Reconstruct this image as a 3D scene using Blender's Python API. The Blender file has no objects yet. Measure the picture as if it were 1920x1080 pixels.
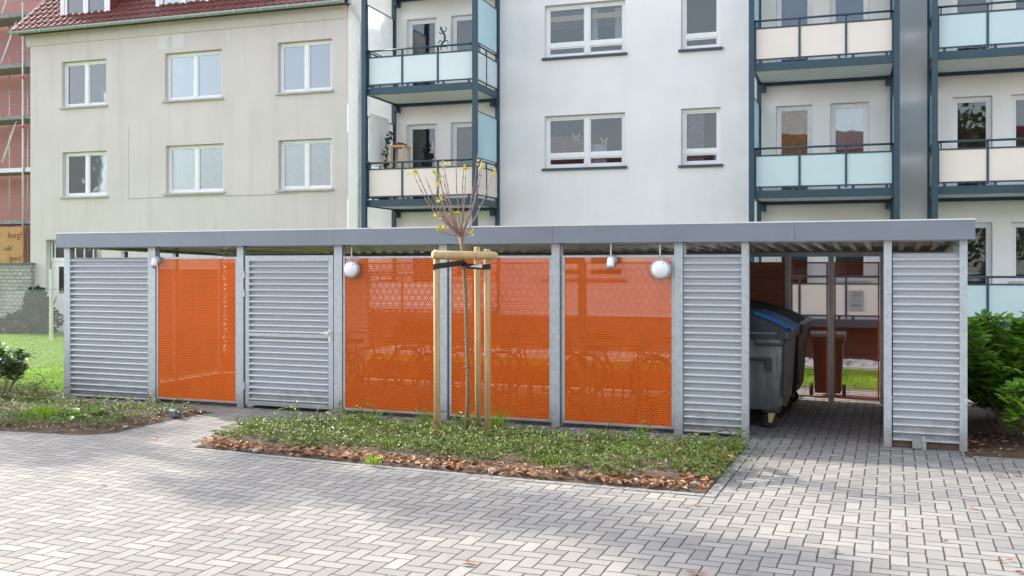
import bpy, bmesh, math, random
from math import sin, cos, pi, radians, floor, sqrt, atan2
from mathutils import Vector, Matrix
R = random.Random(7)
sc = bpy.context.scene
COL = sc.collection
# ------------------------------------------------------------ camera frame
F = 1860.0; HC = 2.0; HZ = 500.0
A_S = math.atan(1860/4860.)      # courtyard / shelter frame (world axes)
A_B = math.atan(1860/5460.)      # building frame
DB = A_S - A_B                   # building frame turned by this about the origin
def atY(px, py, Y, a=A_S):
    dx = (px-960)/F
    d = Y/(dx*sin(a)+cos(a))
    return d*(dx*cos(a)-sin(a)), HC+(HZ-py)*d/F
def BX(px, Y): return atY(px, 500, Y, A_B)[0]
def BZ(px, py, Y): return atY(px, py, Y, A_B)[1]
def SX(px, Y): return atY(px, 500, Y)[0]
def SZ(px, py, Y): return atY(px, py, Y)[1]
def G(px, py, z=0):
    d = (HC-z)*F/(py-HZ); dx = (px-960)/F
    return d*(dx*cos(A_S)-sin(A_S)), d*(dx*sin(A_S)+cos(A_S))
def at_depth(px, py, d):
    dx = (px-960)/F
    return Vector((d*(dx*cos(A_S)-sin(A_S)), d*(dx*sin(A_S)+cos(A_S)), HC+(HZ-py)*d/F))

# ------------------------------------------------------------ materials
def new_mat(name):
    m = bpy.data.materials.new(name); m.use_nodes = True
    nt = m.node_tree; nt.nodes.clear()
    return m, nt
class N:
    def __init__(s, nt): s.nt = nt
    def add(s, t, **kw):
        n = s.nt.nodes.new(t)
        for k, v in kw.items(): setattr(n, k, v)
        return n
    def link(s, a, b): s.nt.links.new(a, b)
    def setin(s, sock, v):
        if isinstance(v, (int, float)): sock.default_value = v
        elif isinstance(v, (tuple, list)): sock.default_value = v
        else: s.link(v, sock)
    def math(s, op, a, b=0.0, c=0.0):
        n = s.add('ShaderNodeMath', operation=op)
        s.setin(n.inputs[0], a); s.setin(n.inputs[1], b); s.setin(n.inputs[2], c)
        return n.outputs[0]
    def noise(s, scale, detail=3, rough=.6, vec=None, dims='3D'):
        n = s.add('ShaderNodeTexNoise', noise_dimensions=dims)
        n.inputs['Scale'].default_value = scale; n.inputs['Detail'].default_value = detail
        n.inputs['Roughness'].default_value = rough
        if vec is not None: s.link(vec, n.inputs['Vector'])
        return n.outputs['Fac']
    def ramp(s, fac, stops):
        n = s.add('ShaderNodeValToRGB'); s.link(fac, n.inputs[0])
        e = n.color_ramp.elements
        e[0].position, e[0].color = stops[0][0], tuple(stops[0][1])+(1,)
        e[1].position, e[1].color = stops[-1][0], tuple(stops[-1][1])+(1,)
        for p, c in stops[1:-1]:
            x = e.new(p); x.color = tuple(c)+(1,)
        return n.outputs[0]
    def mix(s, f, a, b, mode='MIX'):
        n = s.add('ShaderNodeMix', data_type='RGBA', blend_type=mode)
        s.setin(n.inputs['Factor'], f)
        s.setin(n.inputs[6], a if not isinstance(a, tuple) or len(a) == 4 else a+(1,))
        s.setin(n.inputs[7], b if not isinstance(b, tuple) or len(b) == 4 else b+(1,))
        return n.outputs[2]
    def mapping(s, scale, coord='Object'):
        tc = s.add('ShaderNodeTexCoord'); mp = s.add('ShaderNodeMapping')
        mp.inputs['Scale'].default_value = scale
        s.link(tc.outputs[coord], mp.inputs[0]); return mp.outputs[0]
    def bump(s, h, strength=.3, dist=.01):
        b = s.add('ShaderNodeBump'); b.inputs['Strength'].default_value = strength
        b.inputs['Distance'].default_value = dist; s.link(h, b.inputs['Height']); return b.outputs[0]
    def principled(s, col, rough=.6, metal=0, normal=None, **kw):
        p = s.add('ShaderNodeBsdfPrincipled')
        s.setin(p.inputs['Base Color'], col+(1,) if isinstance(col, tuple) and len(col) == 3 else col)
        s.setin(p.inputs['Roughness'], rough); s.setin(p.inputs['Metallic'], metal)
        if normal is not None: s.link(normal, p.inputs['Normal'])
        for k, v in kw.items(): s.setin(p.inputs[k], v)
        return p.outputs[0]
    def out(s, sh):
        o = s.add('ShaderNodeOutputMaterial'); s.link(sh, o.inputs[0])

def mat_simple(name, c, rough=.6, metal=0, var=.12, scale=6, bump=0, bscale=60, fine=0):
    m, nt = new_mat(name); n = N(nt)
    tc = n.mapping((1, 1, 1))
    f = n.noise(scale, 5, .6, tc)
    lo = tuple(x*(1-var) for x in c); hi = tuple(min(1, x*(1+var)) for x in c)
    col = n.ramp(f, [(.3, lo), (.7, hi)])
    if fine:
        f2 = n.noise(fine, 2, .5, tc)
        col = n.mix(.5, col, n.ramp(f2, [(.35, tuple(x*.8 for x in c)), (.65, hi)]))
    nm = n.bump(n.noise(bscale, 3, .6, tc), bump, .01) if bump else None
    n.out(n.principled(col, rough, metal, nm)); return m

def mat_render(name, c, stain, amount=.35):
    # painted / weathered plaster with faint dirt streaks of its own
    m, nt = new_mat(name); n = N(nt)
    tc = n.mapping((1, 1, 1)); st = n.mapping((2.2, 2.2, .18))
    col = n.ramp(n.noise(.55, 6, .65, tc), [(.3, tuple(x*.93 for x in c)), (.7, tuple(min(1, x*1.04) for x in c))])
    s1 = n.ramp(n.noise(1.2, 4, .6, st), [(.50, (0, 0, 0)), (.75, (1, 1, 1))])
    sep = n.math('MULTIPLY', s1, amount)
    col = n.mix(sep, col, stain)
    g = n.noise(140, 3, .6, tc)
    nm = n.bump(g, .25, .006)
    n.out(n.principled(col, .9, 0, nm)); return m

def mat_galv(name, c=(.50, .54, .57), metal=.55, rough=.42, spangle=28, sv=.10):
    m, nt = new_mat(name); n = N(nt)
    tc = n.mapping((1, 1, 1))
    v = n.add('ShaderNodeTexVoronoi'); v.inputs['Scale'].default_value = spangle; n.link(tc, v.inputs['Vector'])
    vs = n.add('ShaderNodeSeparateColor'); n.link(v.outputs['Color'], vs.inputs[0])
    col = n.ramp(vs.outputs[0], [(0, tuple(x*(1-sv) for x in c)), (1, tuple(x*(1+sv) for x in c))])
    st = n.mapping((6, 6, .6))
    w = n.ramp(n.noise(2.0, 5, .65, st), [(.48, (0, 0, 0)), (.72, (1, 1, 1))])
    col = n.mix(n.math('MULTIPLY', w, .35), col, (.62, .63, .62))
    gp_ = n.add('ShaderNodeNewGeometry'); sz = n.add('ShaderNodeSeparateXYZ'); n.link(gp_.outputs['Position'], sz.inputs[0])
    spl = n.math('MAXIMUM', n.math('SUBTRACT', n.math('MULTIPLY', n.noise(7, 5, .7, tc), .62), n.math('ABSOLUTE', sz.outputs[2])), 0)
    col = n.mix(n.math('MINIMUM', n.math('MULTIPLY', spl, 2.2), .6), col, (.20, .175, .145))
    r = n.math('ADD', n.math('MULTIPLY', n.noise(9, 4, .6, tc), .3), rough-.15) if sv else rough
    n.out(n.principled(col, r, metal)); return m

def mat_paving():
    U = .117
    m, nt = new_mat('concrete_block_paving'); n = N(nt)
    geo = n.add('ShaderNodeNewGeometry'); sep = n.add('ShaderNodeSeparateXYZ'); n.link(geo.outputs['Position'], sep.inputs[0])
    wob = n.noise(5, 2, .5, geo.outputs['Position'])
    wob2 = n.noise(4.1, 2, .5, geo.outputs['Position'], '4D')
    x = n.math('ADD', n.math('DIVIDE', sep.outputs[0], U), n.math('MULTIPLY', wob, .16))
    y = n.math('ADD', n.math('DIVIDE', sep.outputs[1], U), n.math('MULTIPLY', wob2, .16))
    i = n.math('FLOOR', x); j = n.math('FLOOR', y)
    fx = n.math('SUBTRACT', x, i); fy = n.math('SUBTRACT', y, j)
    k = n.math('FLOORED_MODULO', n.math('SUBTRACT', i, j), 4.0)
    eq = lambda v: n.math('COMPARE', k, float(v), .2)
    k0, k1, k2, k3 = eq(0), eq(1), eq(2), eq(3)
    dL = n.math('ADD', fx, n.math('MULTIPLY', k1, 10)); dR = n.math('ADD', n.math('SUBTRACT', 1, fx), n.math('MULTIPLY', k0, 10))
    dB = n.math('ADD', fy, n.math('MULTIPLY', k2, 10)); dT = n.math('ADD', n.math('SUBTRACT', 1, fy), n.math('MULTIPLY', k3, 10))
    dx = n.math('MINIMUM', dL, dR); dy = n.math('MINIMUM', dB, dT)
    d = n.math('MINIMUM', dx, dy)
    # joints are open and deep: dark core
    mr = n.add('ShaderNodeMapRange', interpolation_type='SMOOTHSTEP'); n.link(d, mr.inputs[0])
    mr.inputs[1].default_value = .032; mr.inputs[2].default_value = .068
    j_ = mr.outputs[0]
    cb = n.add('ShaderNodeCombineXYZ')
    n.link(n.math('SUBTRACT', i, k1), cb.inputs[0]); n.link(n.math('SUBTRACT', j, k2), cb.inputs[1]); n.link(n.math('GREATER_THAN', k, 1.5), cb.inputs[2])
    wn = n.add('ShaderNodeTexWhiteNoise', noise_dimensions='3D'); n.link(cb.outputs[0], wn.inputs[0])
    blk = n.ramp(wn.outputs['Value'], [(0, (.195, .191, .187)), (.35, (.232, .227, .220)), (.7, (.248, .242, .233)), (1, (.292, .283, .270))])
    big = n.ramp(n.noise(.45, 5, .6, geo.outputs['Position']), [(.32, (.76, .76, .79)), (.68, (1.14, 1.12, 1.08))])
    col = n.mix(1.0, blk, big, 'MULTIPLY')
    fine = n.ramp(n.noise(90, 4, .7, geo.outputs['Position']), [(.3, (.80, .80, .80)), (.7, (1.14, 1.14, 1.14))])
    col = n.mix(1.0, col, fine, 'MULTIPLY')
    sp = n.ramp(n.noise(14, 6, .75, geo.outputs['Position']), [(.66, (0, 0, 0)), (.74, (1, 1, 1))])
    col = n.mix(n.math('MULTIPLY', sp, .5), col, (.12, .105, .09))
    dirt = n.ramp(n.noise(2.3, 7, .75, geo.outputs['Position']), [(.52, (0, 0, 0)), (.72, (1, 1, 1))])
    col = n.mix(n.math('MULTIPLY', dirt, .38), col, (.155, .14, .12))
    jn = n.ramp(n.noise(11, 3, .6, geo.outputs['Position']), [(.35, (.022, .02, .018)), (.62, (.06, .052, .045)), (.78, (.05, .06, .025))])
    col = n.mix(j_, jn, col)
    h = n.math('ADD', j_, n.math('MULTIPLY', n.noise(120, 3, .6, geo.outputs['Position']), .10))
    h = n.math('ADD', h, n.math('MULTIPLY', wn.outputs['Value'], .12))
    n.out(n.principled(col, .88, 0, n.bump(h, .8, .008))); return m

def mat_course():
    m, nt = new_mat('paving_edge_course'); n = N(nt)
    geo = n.add('ShaderNodeNewGeometry'); tc = n.add('ShaderNodeTexCoord')
    sep = n.add('ShaderNodeSeparateXYZ'); n.link(tc.outputs['UV'], sep.inputs[0])
    x = n.math('DIVIDE', sep.outputs[0], .216); i = n.math('FLOOR', x); fx = n.math('SUBTRACT', x, i)
    d = n.math('MINIMUM', fx, n.math('SUBTRACT', 1, fx))
    e = n.math('MINIMUM', sep.outputs[1], n.math('SUBTRACT', 1, sep.outputs[1]))
    jj = n.math('MULTIPLY', n.math('GREATER_THAN', d, .02), n.math('GREATER_THAN', e, .05))
    wn = n.add('ShaderNodeTexWhiteNoise', noise_dimensions='1D'); n.link(i, wn.inputs['W'])
    col = n.ramp(wn.outputs['Value'], [(0, (.225, .22, .216)), (1, (.268, .262, .255))])
    fine = n.ramp(n.noise(90, 4, .7, geo.outputs['Position']), [(.3, (.84, .84, .84)), (.7, (1.1, 1.1, 1.1))])
    col = n.mix(1.0, col, fine, 'MULTIPLY'); col = n.mix(jj, (.07, .062, .055), col)
    n.out(n.principled(col, .88, 0, n.bump(jj, .6, .006))); return m

def mat_perf(name='orange_perforated_sheet', HR=.275):
    P = .030
    m, nt = new_mat(name); n = N(nt)
    tc = n.add('ShaderNodeTexCoord'); sep = n.add('ShaderNodeSeparateXYZ'); n.link(tc.outputs['UV'], sep.inputs[0])
    X = n.math('DIVIDE', sep.outputs[0], P); Y = n.math('DIVIDE', sep.outputs[1], P*.866)
    row = n.math('ROUND', Y); par = n.math('FLOORED_MODULO', row, 2.0)
    xx = n.math('SUBTRACT', X, n.math('MULTIPLY', par, .5))
    dx = n.math('SUBTRACT', xx, n.math('ROUND', xx)); dy = n.math('MULTIPLY', n.math('SUBTRACT', Y, row), .866)
    r2 = n.math('ADD', n.math('MULTIPLY', dx, dx), n.math('MULTIPLY', dy, dy))
    hole = n.math('LESS_THAN', r2, HR**2)
    f = n.noise(3, 6, .75, n.mapping((1.6, 1.6, .7)))
    col = n.ramp(f, [(.3, (.62, .108, .008)), (.7, (.76, .140, .012))])
    sh = n.principled(col, .42, 0, None, **{'Specular IOR Level': .2})
    tr = n.add('ShaderNodeBsdfTransparent')
    mx = n.add('ShaderNodeMixShader'); n.link(hole, mx.inputs[0]); n.link(sh, mx.inputs[1]); n.link(tr.outputs[0], mx.inputs[2])
    n.out(mx.outputs[0]); return m

def mat_glass(name='window_glass', refl=.085, tint=(.82, .87, .88), fk=1.2):
    m, nt = new_mat(name); n = N(nt)
    g = n.add('ShaderNodeBsdfGlossy'); g.inputs['Roughness'].default_value = .015; g.inputs['Color'].default_value = (.93, .96, 1, 1)
    tc = n.mapping((1, 1, 1)); n.link(n.bump(n.noise(1.3, 2, .5, tc), .12, .01), g.inputs['Normal'])
    t = n.add('ShaderNodeBsdfTransparent'); t.inputs[0].default_value = tint+(1,)
    lw = n.add('ShaderNodeFresnel'); lw.inputs[0].default_value = 1.5
    f = n.math('MINIMUM', n.math('ADD', refl, n.math('MULTIPLY', lw.outputs[0], fk)), 1)
    mx = n.add('ShaderNodeMixShader'); n.link(f, mx.inputs[0]); n.link(t.outputs[0], mx.inputs[1]); n.link(g.outputs[0], mx.inputs[2])
    n.out(mx.outputs[0]); return m

def mat_frosted(name, c):
    m, nt = new_mat(name); n = N(nt)
    a = n.principled(c, .25, 0); t = n.add('ShaderNodeBsdfTranslucent'); t.inputs[0].default_value = c+(1,)
    mx = n.add('ShaderNodeMixShader'); mx.inputs[0].default_value = .4; n.link(a, mx.inputs[1]); n.link(t.outputs[0], mx.inputs[2])
    n.out(mx.outputs[0]); return m

def mat_leaf(name, cols, rough=.45, trans=.3, spec=.22):
    m, nt = new_mat(name); n = N(nt)
    geo = n.add('ShaderNodeNewGeometry')
    st = [(i/(len(cols)-1), c) for i, c in enumerate(cols)]
    col = n.ramp(geo.outputs['Random Per Island'], st)
    a = n.principled(col, rough, 0, None, **{'Specular IOR Level': spec}); t = n.add('ShaderNodeBsdfTranslucent'); n.link(col, t.inputs[0])
    mx = n.add('ShaderNodeMixShader'); mx.inputs[0].default_value = trans; n.link(a, mx.inputs[1]); n.link(t.outputs[0], mx.inputs[2])
    n.out(mx.outputs[0]); return m

def mat_brick(name, c1, c2, mortar, bw, rh, ms=.012):
    m, nt = new_mat(name); n = N(nt)
    tc = n.add('ShaderNodeTexCoord'); sp = n.add('ShaderNodeSeparateXYZ'); n.link(tc.outputs['Object'], sp.inputs[0])
    cb = n.add('ShaderNodeCombineXYZ'); n.link(n.math('ADD', sp.outputs[0], sp.outputs[1]), cb.inputs[0]); n.link(sp.outputs[2], cb.inputs[1])
    b = n.add('ShaderNodeTexBrick'); n.link(cb.outputs[0], b.inputs['Vector'])
    b.inputs['Scale'].default_value = 1; b.inputs['Brick Width'].default_value = bw; b.inputs['Row Height'].default_value = rh
    b.inputs['Mortar Size'].default_value = ms
    b.inputs['Color1'].default_value = c1+(1,); b.inputs['Color2'].default_value = c2+(1,); b.inputs['Mortar'].default_value = mortar+(1,)
    f = n.ramp(n.noise(7, 5, .7, tc.outputs['Object']), [(.3, (.75, .75, .75)), (.7, (1.2, 1.2, 1.2))])
    col = n.mix(1.0, b.outputs['Color'], f, 'MULTIPLY')
    n.out(n.principled(col, .9, 0, n.bump(n.math('SUBTRACT', 1, b.outputs['Fac']), .7, .01))); return m

def mat_wood(name, c, dark):
    m, nt = new_mat(name); n = N(nt)
    tc = n.mapping((22, 22, 1.2)); t2 = n.mapping((1, 1, 1))
    col = n.ramp(n.noise(2.2, 5, .6, tc), [(.3, dark), (.65, c)])
    kn = n.ramp(n.noise(11, 2, .5, t2), [(.70, (0, 0, 0)), (.78, (1, 1, 1))])
    col = n.mix(n.math('MULTIPLY', kn, .6), col, (.16, .08, .03))
    n.out(n.principled(col, .7, 0, n.bump(n.noise(3, 4, .6, tc), .25, .004))); return m

def mat_grass_ground():
    m, nt = new_mat('lawn_ground'); n = N(nt)
    tc = n.mapping((1, 1, 1))
    col = n.ramp(n.noise(1.1, 6, .7, tc), [(.3, (.08, .17, .012)), (.55, (.13, .25, .018)), (.75, (.20, .30, .03))])
    n.out(n.principled(col, .95, 0, n.bump(n.noise(60, 4, .7, tc), .8, .03))); return m

M = {}
M['paving'] = mat_paving(); M['course'] = mat_course()
M['ground'] = mat_simple('bare_ground', (.14, .11, .08), .95, 0, .3, 3, .5, 40, 30)
M['soil'] = mat_simple('bed_soil', (.075, .05, .032), .95, 0, .4, 9, .8, 50, 60)
M['lawn'] = mat_grass_ground()
M['grass'] = mat_leaf('grass_blade', [(.13, .26, .015), (.20, .37, .02), (.32, .44, .05)], .5, .35)
M['beige'] = mat_render('beige_render', (.655, .60, .582), (.54, .49, .465), .55)
M['beige_patch'] = mat_render('patched_render', (.70, .675, .66), (.62, .60, .58), .3)
M['white'] = mat_render('white_render', (.82, .81, .815), (.68, .68, .67), .28)
M['cream'] = mat_render('cream_render', (.88, .86, .82), (.80, .78, .75), .12)
M['trim'] = mat_simple('white_trim', (.80, .80, .79), .35, 0, .03)
M['sillb'] = mat_simple('old_stone_sill', (.47, .46, .44), .8, 0, .15)
M['pvc'] = mat_simple('window_frame_white', (.82, .83, .84), .3, 0, .03)
M['steelblue'] = mat_simple('blue_steel_paint', (.020, .056, .084), .38, .1, .12)
M['darksill'] = mat_simple('anthracite_sill', (.05, .07, .09), .4, .2, .1)
M['pblue'] = mat_simple('pale_blue_panel', (.63, .71, .74), .35, 0, .03, 2)
M['pteal'] = mat_simple('pale_teal_panel', (.50, .635, .655), .35, 0, .03, 2)
M['ppeach'] = mat_simple('peach_panel', (.745, .67, .605), .35, 0, .03, 2)
M['slab'] = mat_simple('slab_underside', (.78, .78, .78), .8, 0, .06)
M['frost'] = mat_frosted('frosted_glass', (.95, .96, .97))
M['frostblue'] = mat_frosted('bluish_glass', (.62, .80, .86))
M['glass'] = mat_glass(); M['glassdark'] = mat_glass('dark_window_glass', .0, (.86, .89, .90), 1.35)
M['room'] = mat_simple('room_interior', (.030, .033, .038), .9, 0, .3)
M['curtain'] = mat_simple('net_curtain', (.55, .58, .62), .9, 0, .1, 14)
M['softcurtain'] = mat_simple('pale_blue_curtain', (.20, .27, .38), .9, 0, .08, 2)  # pale sky reflection painted into the curtain colour
M['greycurtain'] = mat_simple('grey_blue_curtain', (.12, .15, .18), .9, 0, .35, 5)
M['bluecurtain'] = mat_simple('blue_roller_blind', (.05, .14, .30), .8, 0, .15, 2)  # blue sky mirrored in the upper balcony doors, painted as a sheet
M['blind'] = mat_simple('window_blind', (.42, .38, .33), .8, 0, .1)
M['blindband'] = mat_simple('blind_band', (.75, .62, .42), .8, 0, .05)
M['pinkcurtain'] = mat_simple('mauve_curtain', (.27, .22, .27), .9, 0, .25, 8)
M['orangecurtain'] = mat_simple('amber_blind', (.62, .30, .08), .8, 0, .35, 12)  # autumn tree's reflection in the glass, painted as an amber sheet
M['roofdark'] = mat_simple('dark_ridge', (.08, .05, .05), .7)
M['galv'] = mat_galv('galvanised_steel', (.46, .51, .545), .35, .42)
M['corr'] = mat_galv('corrugated_sheet', (.58, .61, .65), .38, .46, 60, .0)
M['fascia'] = mat_simple('grey_fascia_sheet', (.215, .245, .29), .45, .35, .07, 1.5)
M['flash'] = mat_simple('light_edge_flashing', (.75, .76, .77), .4, .3, .05)
M['deck'] = mat_galv('roof_deck_sheet', (.66, .61, .54), .9, .26, 40, 0)
M['perf'] = mat_perf(); M['perfdense'] = mat_perf('orange_perforated_sheet_fine', .20); M['perfrear'] = mat_perf('orange_perforated_sheet_rear', .40)
M['lampglass'] = mat_simple('opal_glass', (.83, .85, .86), .25, 0, .02)
M['lamprim'] = mat_simple('lamp_rim_grey', (.42, .44, .46), .4, .4, .06)
M['plasticgrey'] = mat_simple('grey_plastic', (.28, .30, .33), .4, 0, .1)
M['conduit'] = mat_simple('pale_conduit', (.62, .61, .57), .5, 0, .05)
M['binbody'] = mat_simple('grey_bin_plastic', (.115, .12, .13), .5, .0, .35, 4, .1, 30, 12)
M['bindark'] = mat_simple('charcoal_bin_plastic', (.022, .034, .042), .42, 0, .2, 5)
M['binsteel'] = mat_galv('worn_bin_steel', (.15, .155, .165), .35, .5, 12)
M['binblue'] = mat_simple('blue_bin_lid', (.02, .17, .50), .4, 0, .12, 4)
M['binblack'] = mat_simple('black_bin_lid', (.035, .035, .04), .42, 0, .2, 5)
M['rubber'] = mat_simple('black_rubber', (.02, .02, .022), .8)
M['brass'] = mat_simple('yellow_zinc_bracket', (.62, .54, .22), .4, .6, .15)
M['wood'] = mat_wood('stake_wood', (.52, .36, .185), (.36, .24, .115))
M['bark'] = mat_simple('young_bark', (.20, .14, .09), .85, 0, .35, 30, .4, 60)
M['twig'] = mat_simple('reddish_twig', (.26, .16, .13), .7, 0, .3, 30)
M['strap'] = mat_simple('black_strap', (.012, .012, .015), .6)
M['yleaf'] = mat_leaf('yellow_green_leaf', [(.38, .36, .05), (.50, .42, .08), (.22, .30, .05)], .5, .35)
M['cover'] = mat_leaf('cotoneaster_leaf', [(.035, .085, .022), (.095, .16, .03), (.18, .24, .05), (.30, .33, .11)], .42, .25)
M['litter'] = mat_leaf('fallen_leaf', [(.16, .06, .03), (.30, .12, .05), (.42, .22, .12), (.50, .36, .25), (.22, .10, .06)], .7, .15)
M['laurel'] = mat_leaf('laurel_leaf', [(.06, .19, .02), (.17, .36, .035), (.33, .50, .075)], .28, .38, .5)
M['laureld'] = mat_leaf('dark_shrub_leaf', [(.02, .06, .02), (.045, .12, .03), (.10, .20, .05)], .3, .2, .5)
M['ivy'] = mat_leaf('ivy_leaf', [(.008, .03, .018), (.015, .05, .028), (.03, .075, .04)], .3, .15)
M['treeleaf'] = mat_leaf('tree_leaf', [(.05, .09, .02), (.12, .15, .03), (.25, .22, .04)], .5, .3)
M['brickwall'] = mat_brick('pale_brick', (.36, .37, .34), (.44, .44, .41), (.20, .20, .19), .21, .115)
M['brickred'] = mat_brick('red_brick', (.32, .11, .07), (.26, .085, .055), (.30, .27, .24), .24, .08)
M['plinth'] = mat_brick('brown_plinth', (.16, .10, .08), (.13, .085, .07), (.10, .08, .07), .5, .25)
M['wallcap'] = mat_simple('wall_coping', (.16, .16, .15), .9, 0, .3)
M['tile'] = mat_simple('red_roof_tile', (.115, .026, .020), .6, 0, .45, 5, .2, 40, 3)
M['tilecheek'] = mat_simple('dark_red_cheek', (.16, .035, .035), .6, 0, .3, 5)
M['zinc'] = mat_galv('zinc_gutter', (.36, .41, .43), .5, .4, 20)
M['zincpale'] = mat_galv('zinc_downpipe', (.52, .56, .60), .5, .35, 20)
M['pink'] = mat_render('pink_netting_wall', (.50, .25, .225), (.40, .19, .17), .5)
M['scaf'] = mat_simple('scaffold_tube', (.50, .52, .54), .4, .5, .1)
M['plank'] = mat_simple('scaffold_plank', (.24, .24, .24), .8, 0, .3)
M['redclip'] = mat_simple('red_marker', (.65, .03, .04), .5)
M['banner'] = mat_simple('ochre_banner', (.42, .25, .10), .7, 0, .15, 2)
M['btext'] = mat_simple('banner_red_text', (.30, .03, .05), .7)
M['btextd'] = mat_simple('banner_dark_text', (.16, .10, .05), .7)
M['wire'] = mat_simple('galvanised_wire', (.20, .23, .22), .5, .4, .05)
M['stone'] = mat_simple('field_stone', (.33, .29, .26), .85, 0, .3, 30)
M['post'] = mat_simple('concrete_post', (.66, .64, .57), .8, 0, .1)
M['pebble'] = mat_leaf('pale_pebble', [(.35, .33, .30), (.55, .53, .50), (.70, .68, .66)], .8, 0)
M['dark'] = mat_simple('dark_cellar', (.02, .02, .025), .9)
M['paper'] = mat_simple('grey_notice', (.30, .31, .33), .6, 0, .05)
M['ink'] = mat_simple('notice_print', (.06, .06, .07), .7)
M['gecko'] = mat_simple('dark_metal_ornament', (.025, .06, .065), .35, .6, .2)
M['copper'] = mat_simple('copper_patina', (.14, .06, .04), .4, .6)
M['pine'] = mat_simple('pine_stool', (.62, .38, .20), .6, 0, .12, 12)
M['fabric'] = mat_simple('white_awning_cloth', (.86, .86, .85), .85, 0, .03)
M['gold'] = mat_simple('pale_butterfly', (.70, .62, .36), .6)
M['bike1'] = mat_simple('bicycle_paint', (.03, .04, .06), .3, .4)
M['chrome'] = mat_simple('bicycle_metal', (.10, .10, .11), .4, .5)

# ------------------------------------------------------------ mesh builder
ORG = {}
class MB:
    def __init__(s): s.v = []; s.f = []; s.mi = []; s.cur = 0; s.uv = None
    def vert(s, p): s.v.append(tuple(p)); return len(s.v)-1
    def face(s, idx): s.f.append(tuple(idx)); s.mi.append(s.cur)
    def poly(s, pts): b = len(s.v); s.v.extend(tuple(p) for p in pts); s.face(range(b, b+len(pts)))
    def box(s, x0, x1, y0, y1, z0, z1):
        if x0 > x1: x0, x1 = x1, x0
        if y0 > y1: y0, y1 = y1, y0
        if z0 > z1: z0, z1 = z1, z0
        b = len(s.v)
        s.v += [(x0,y0,z0),(x1,y0,z0),(x1,y1,z0),(x0,y1,z0),(x0,y0,z1),(x1,y0,z1),(x1,y1,z1),(x0,y1,z1)]
        for q in ((0,3,2,1),(4,5,6,7),(0,1,5,4),(1,2,6,5),(2,3,7,6),(3,0,4,7)): s.face(b+i for i in q)
        return s
    def tube(s, pts, r, n=8, cap=True):
        pts = [Vector(p) for p in pts]; rs = r if isinstance(r, (list, tuple)) else [r]*len(pts)
        rings = []; up = None
        for i, p in enumerate(pts):
            t = (pts[min(i+1, len(pts)-1)]-pts[max(i-1, 0)])
            if t.length < 1e-9: t = Vector((0, 0, 1))
            t.normalize()
            if up is None:
                a = Vector((0, 0, 1)) if abs(t.z) < .9 else Vector((1, 0, 0))
                up = (a - t*a.dot(t)).normalized()
            else:
                up = (up - t*up.dot(t)); up = up.normalized() if up.length > 1e-6 else Vector((1, 0, 0))
            sd = t.cross(up); b = len(s.v)
            for k in range(n):
                an = 2*pi*k/n; s.v.append(tuple(p+(up*cos(an)+sd*sin(an))*rs[i]))
            rings.append(b)
        for a, b in zip(rings, rings[1:]):
            for k in range(n): s.face((a+k, a+(k+1) % n, b+(k+1) % n, b+k))
        if cap:
            s.face([rings[0]+k for k in range(n)][::-1]); s.face([rings[-1]+k for k in range(n)])
        return s
    def bar(s, p, q, w, h):  # rectangular bar
        p = Vector(p); q = Vector(q); t = (q-p).normalized()
        a = Vector((0, 0, 1)) if abs(t.z) < .9 else Vector((0, 1, 0))
        sd = t.cross(a).normalized(); up = sd.cross(t).normalized()
        b = len(s.v)
        for c in (p, q):
            for (i, j) in ((-1,-1),(1,-1),(1,1),(-1,1)): s.v.append(tuple(c+sd*i*w/2+up*j*h/2))
        for qd in ((0,1,2,3),(7,6,5,4),(0,4,5,1),(1,5,6,2),(2,6,7,3),(3,7,4,0)): s.face(b+i for i in qd)
        return s
    def prism(s, prof, axis, a0, a1):  # profile polygon (u,w) extruded along axis 'x' or 'y'
        b = len(s.v); n = len(prof)
        for a in (a0, a1):
            for (u, w) in prof: s.v.append((a, u, w) if axis == 'x' else (u, a, w))
        s.face([b+i for i in range(n)]); s.face([b+n+i for i in range(n)][::-1])
        for i in range(n): s.face((b+i, b+(i+1) % n, b+n+(i+1) % n, b+n+i))
        return s
    def lathe(s, c, axis, prof, n=20):  # prof list of (r, along)
        c = Vector(c); t = Vector(axis).normalized()
        a = Vector((0, 0, 1)) if abs(t.z) < .9 else Vector((1, 0, 0))
        u = (a-t*a.dot(t)).normalized(); w = t.cross(u); rings = []
        for r, h in prof:
            b = len(s.v); rings.append(b)
            for k in range(n):
                an = 2*pi*k/n; s.v.append(tuple(c+t*h+(u*cos(an)+w*sin(an))*max(r, 1e-4)))
        for p, q in zip(rings, rings[1:]):
            for k in range(n): s.face((p+k, p+(k+1) % n, q+(k+1) % n, q+k))
        s.face([rings[0]+k for k in range(n)][::-1]); s.face([rings[-1]+k for k in range(n)])
        return s
    def leaf(s, p, d, nrm, L, W, pts=4):
        p = Vector(p); d = Vector(d).normalized(); nrm = Vector(nrm)
        sd = d.cross(nrm)
        if sd.length < 1e-4: sd = d.cross(Vector((1, 0, .3)))
        sd.normalize(); up = sd.cross(d)
        if pts == 4: s.poly([p, p+d*L*.5+sd*W*.5, p+d*L, p+d*L*.5-sd*W*.5])
        else:
            dr = up*(-L*.12)
            b = len(s.v)
            for q in (p, p+d*L*.3+sd*W*.42+up*W*.12, p+d*L*.68+sd*W*.45+up*W*.1+dr*.5, p+d*L+dr, p+d*L*.68-sd*W*.45+up*W*.1+dr*.5, p+d*L*.3-sd*W*.42+up*W*.12): s.v.append(tuple(q))
            s.face((b, b+1, b+2, b+3)); s.face((b, b+3, b+4, b+5))
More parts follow.
